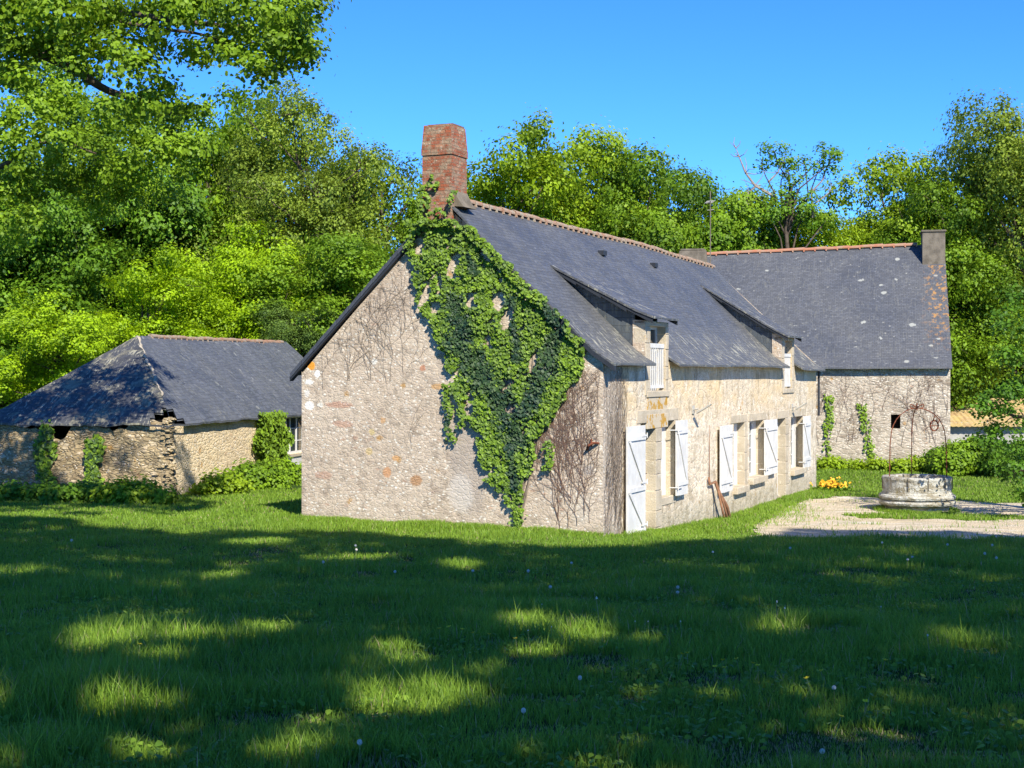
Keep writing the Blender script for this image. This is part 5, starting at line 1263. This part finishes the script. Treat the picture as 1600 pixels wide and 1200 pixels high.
# ------------------------------------------------------------------ grass
def inside_building(x, y, m=.12):
    def inr(o, e, L, W):
        w_ = (-e[1], e[0]); dx, dy = x-o[0], y-o[1]; a = dx*e[0]+dy*e[1]; b = dx*w_[0]+dy*w_[1]; return (a > -m*0-.02) & (a < L+.02) & (b > -.02) & (b < W)
    return inr(HO, HD, HL, HW) | inr(SO, SE, SL, SW) | (inr(BO, BE, 8.4, BL)) | ((x-WX)**2+(y-WY)**2 < .86**2)
def blades(name, x, y, h, wd, rg, dry):
    n = len(x); z = gz(x, y); a = rg.random(n)*6.283; lean = rg.uniform(.05, .6, n)*h*np.where(rg.random(n) < .25, 1.7, 1); lx, ly = np.cos(a)*lean, np.sin(a)*lean
    fa = rg.random(n)*6.283; wx, wy = np.cos(fa)*wd*.5, np.sin(fa)*wd*.5; b = np.stack([x, y, z-.01], 1); W_ = np.stack([wx, wy, np.zeros(n)], 1)
    mid = b+np.stack([lx*.35, ly*.35, h*.58], 1); tip = b+np.stack([lx, ly, h], 1)
    V = np.stack([b-W_, b+W_, mid+W_*.8, mid-W_*.8, tip], 1).reshape(-1, 3); i = (np.arange(n)*5)[:, None]
    q = i+np.array((0, 1, 2, 3)); t = i+np.array((3, 2, 4)); ti = np.clip(rg.random(n)*.55+.35*fbm(x*.9, y*.9, 81)+.05, 0, .94); ti[dry] = 1.0
    o = fast(name, V, [q, t], 'grass', None, [ti, ti]); return o
rg = np.random.default_rng(99)
N = 430000; u = rg.random(N); Y0, Y1 = 5.6, 29.5; y = Y0+(Y1-Y0)*u**1.25; x = (rg.random(N)*2-1)*(.385*y+.4)
N2 = 110000; y2 = 2.5+27*rg.random(N2); x2 = np.sign(rg.random(N2)-.5)*(.385*y2*(y2 > 5.6)+.4+4.5*rg.random(N2)); x = np.concatenate([x, x2]); y = np.concatenate([y, y2])
# the pdf favours the near lawn; keep what is on grass
k = ~in_yard(x, y) & ~inside_building(x, y); x, y = x[k], y[k]
tuft = fbm(x*1.1, y*1.1, 83); tuft2 = ss(fbm(x*.45+9, y*.45, 84), .52, .66)
long_ = np.zeros(len(x))
for cx, cy, rx, ry, amp in ((150, 1105, 190, 50, .13), (210, 990, 160, 30, .07), (660, 1080, 160, 40, .08), (850, 985, 250, 30, .06), (1250, 985, 120, 22, .07), (40, 1190, 120, 40, .10), (560, 1190, 200, 40, .06)):
    X_, Y_ = onground(np.array([float(cx)]), np.array([float(cy)])); rX = rx*Y_[0]/F; rY = max(.5, ry*Y_[0]**2/(2.2*F)); long_ += amp*np.exp(-((x-X_[0])/rX)**2-((y-Y_[0])/rY)**2)
h = (.045+.06*tuft+.05*tuft2+long_)*rg.uniform(.45, 1.25, len(x))
h *= np.where(rg.random(len(x)) < .012, 1.7, 1)
wd = np.interp(y, [5, 12, 20, 30], [.0045, .007, .010, .014])*rg.uniform(.7, 1.3, len(x))
wd[len(wd)-int(N2*.9):] *= 1.9
bare = fbm(x*1.6, y*1.6, 85) > .68; h[bare] *= .45
dry = (rg.random(len(x)) < .025) | (bare & (rg.random(len(x)) < .35))
tag(blades('lawn_grass', x, y, h, wd, rg, dry), 'rough green lawn grass with longer tufts, mostly in tree shade', None, kind='stuff')
# farther grass
N = 330000; y = 29+27*rg.random(N)**1.1; x = (rg.random(N)*2-1)*(.385*y+.5)
k = ~in_yard(x, y) & ~inside_building(x, y) & ~((x > -14) & (x < 6) & (y > 38+.0*x)) ; x, y = x[k], y[k]
h = (.05+.08*fbm(x, y, 86))*rg.uniform(.4, 1.1, len(x)); wd = .022*rg.uniform(.7, 1.3, len(x))
wallside = np.zeros(len(x))
tag(blades('meadow_grass', x, y, h, wd, rg, rg.random(len(x)) < .03), 'short sunlit grass round the buildings beyond the lawn', None, kind='stuff')
# grass creeping up along the wall feet and into the gravel
xs_, ys_ = [], []
t = rg.random(16000)*HL; o_ = np.abs(rg.normal(size=16000))*(.30+.5*ss(t, 3, 8)*ss(14-t, 0, 5)); q = HO[None]+HD[None]*t[:, None]-HG[None]*(o_[:, None]+.03); xs_.append(q[:, 0]); ys_.append(q[:, 1])
t = rg.random(16000)*HW; o_ = np.abs(rg.normal(size=16000))*.35; q = HO[None]+HG[None]*t[:, None]-HD[None]*(o_[:, None]+.03); xs_.append(q[:, 0]); ys_.append(q[:, 1])
a = rg.random(5000)*6.283; rr = .84+np.abs(rg.normal(size=5000))*.10; xs_.append(WX+rr*np.cos(a)); ys_.append(WY+rr*np.sin(a))
n = 12000; xa = rg.uniform(4.5, 16, n); ya = rg.uniform(26, 40, n); k = (fbm(xa*1.3, ya*2.2, 88) > .60); xs_.append(xa[k]); ys_.append(ya[k])
x = np.concatenate(xs_); y = np.concatenate(ys_); k = ~inside_building(x, y); x, y = x[k], y[k]; n = len(x)
tag(blades('verge_grass', x, y, (.05+.11*fbm(x*2, y*2, 87))*rg.uniform(.5, 1.3, n), .014*rg.uniform(.7, 1.3, n), rg, rg.random(n) < .03), 'longer grass along the foot of the farmhouse walls and round the well', None, kind='stuff')
# low broad leaves (clover, dandelion rosettes)
n = 26000; y = 5.6+20*rg.random(n)**1.3; x = (rg.random(n)*2-1)*(.38*y+.3); k = ~in_yard(x, y) & ~inside_building(x, y) & (fbm(x*1.2, y*1.2, 90) > .50); x, y = x[k], y[k]; n = len(x)
cl_ = leafmesh('clover', np.stack([x, y, gz(x, y)+rg.uniform(.02, .07, n)], 1), rg.normal(size=(n, 3))*.4+np.array((0, -.2, 1)), rg.uniform(.02, .045, n), rg.random(n)*.7, 'grass', None, T_IVY)
tag(cl_, 'low clover and broad weed leaves among the lawn grass', None, kind='stuff')

# ------------------------------------------------------------------ dandelions and buttercups
def dandelion_proto():
    o = empty('dandelion_clock'); g = G(); g.tube([(0, 0, -.02), (.004, 0, .07), (0, .003, .15)], .0028, 4); g.build('stalk', 'stalk', o, uv=False)
    rg = np.random.default_rng(2); n = 260; d = rg.normal(size=(n, 3)); d /= np.linalg.norm(d, axis=1, keepdims=True)
    V = []; 
    g = G()
    for q in d: 
        p_ = Vector(q)*.019+Vector((0, .003, .165)); s_ = Vector(q).orthogonal().normalized()*.0035; t_ = Vector(q).cross(s_).normalized()*.0035
        g.add([Vector((0, .003, .165))+Vector(q)*.009, p_+s_, p_+t_, p_-s_, p_-t_], [(0, 1, 2), (0, 2, 3), (0, 3, 4), (0, 4, 1), (1, 4, 3, 2)])
    g.build('seed_head', 'seed', o, uv=False); return o
dp = dandelion_proto()
dl = [(905, 1078), (816, 1133), (563, 1186), (1286, 1196), (556, 855), (555, 862), (892, 882), (825, 900), (738, 897), (859, 926), (1426, 871), (1417, 875), (1558, 876), (1540, 870), (1114, 863), (1235, 859), (1059, 930), (618, 898), (113, 848), (504, 885), (1057, 926), (1550, 855), (1480, 852), (1380, 848), (1305, 1090)]
for i, (px, py) in enumerate(dl):
    X_, Y_ = onground(np.array([float(px)]), np.array([float(py+14)])); X_, Y_ = X_[0], Y_[0]
    if i == 0: o = dp
    else:
        o = dp.copy(); COL.objects.link(o)
        for c in dp.children: c2 = c.copy(); COL.objects.link(c2); c2.parent = o
    o.location = (X_, Y_, float(gz(X_, Y_))); s_ = .65 if Y_ < 12 else .9; o.scale = (s_, s_, s_*random.uniform(.8, 1.2)); o.rotation_euler = (random.uniform(-.1, .1), random.uniform(-.1, .1), random.random()*6)
    tag(o, 'white dandelion seed head on a thin stalk in the lawn', 'dandelion', 'dandelion clocks scattered over the lawn')
sp_ = empty('seed_stalk'); g = G(); g.tube([(0, 0, -.02), (.005, 0, .15), (-.004, 0, .30)], .0045, 5); g.build('stalk', 'stalk', sp_, uv=False)
g = G(); g.lathe([(.002, .298), (.009, .302), (.007, .318), (.002, .322)], 7); g.build('bud', 'seed', sp_, uv=False)
sk = [(936, 988, 1.15), (1212, 985, .95), (1228, 988, .8), (1378, 980, .7), (1066, 1006, .7), (993, 1000, .6), (846, 968, .55), (1452, 1038, .8), (827, 1016, .6), (860, 1010, .6), (1014, 1000, .6)]
for i, (px, py, s_) in enumerate(sk):
    X_, Y_ = onground(np.array([float(px)]), np.array([float(py)])); X_, Y_ = X_[0], Y_[0]
    if i == 0: o = sp_
    else:
        o = sp_.copy(); COL.objects.link(o)
        for c in sp_.children: c2 = c.copy(); COL.objects.link(c2); c2.parent = o
    o.location = (X_, Y_, float(gz(X_, Y_))); o.scale = (s_*.8, s_*.8, s_*.8); o.rotation_euler = (random.uniform(-.08, .08), random.uniform(-.08, .08), 0)
    tag(o, 'bare upright flower stalk standing above the shaded grass', 'flower stalk', 'bare stalks in the lawn')
bc_ = empty('buttercup'); g = G(); g.tube([(0, 0, -.02), (.01, 0, .06), (.004, 0, .12)], .0018, 4); g.build('stalk', 'stalk', bc_, uv=False)
g = G()
for q in range(5):
    a = q*2*math.pi/5; c, s_ = math.cos(a), math.sin(a); g.add([(.004, 0, .12), (.004+c*.010-s_*.007, s_*.010+c*.007, .127), (.004+c*.017, s_*.017, .131), (.004+c*.010+s_*.007, s_*.010-c*.007, .127)], [(0, 1, 2, 3)])
g.build('blossom', 'petal_b', bc_, uv=False)
bcp = [(691, 990), (709, 985), (719, 991), (745, 997), (760, 1000), (809, 1008), (1060, 1034), (1075, 1033), (1120, 1055), (1135, 1058), (1160, 1042), (1172, 1050), (1187, 1054), (1270, 1075), (1292, 1063), (1348, 1112), (1300, 1140), (1518, 1075), (1380, 1045), (214, 1018), (807, 962), (1130, 1045), (660, 848), (668, 850), (650, 849)]
for i, (px, py) in enumerate(bcp):
    X_, Y_ = onground(np.array([float(px)]), np.array([float(py+20)])); X_, Y_ = X_[0], Y_[0]
    if i == 0: o = bc_
    else:
        o = bc_.copy(); COL.objects.link(o)
        for c in bc_.children: c2 = c.copy(); COL.objects.link(c2); c2.parent = o
    o.location = (X_, Y_, float(gz(X_, Y_))); o.rotation_euler = (random.uniform(-.3, .3), random.uniform(-.3, .3), random.random()*6); o.scale = (1.2, 1.2, 1.1)
    tag(o, 'small yellow buttercup in the shaded lawn', 'buttercup', 'buttercups scattered in the lawn')
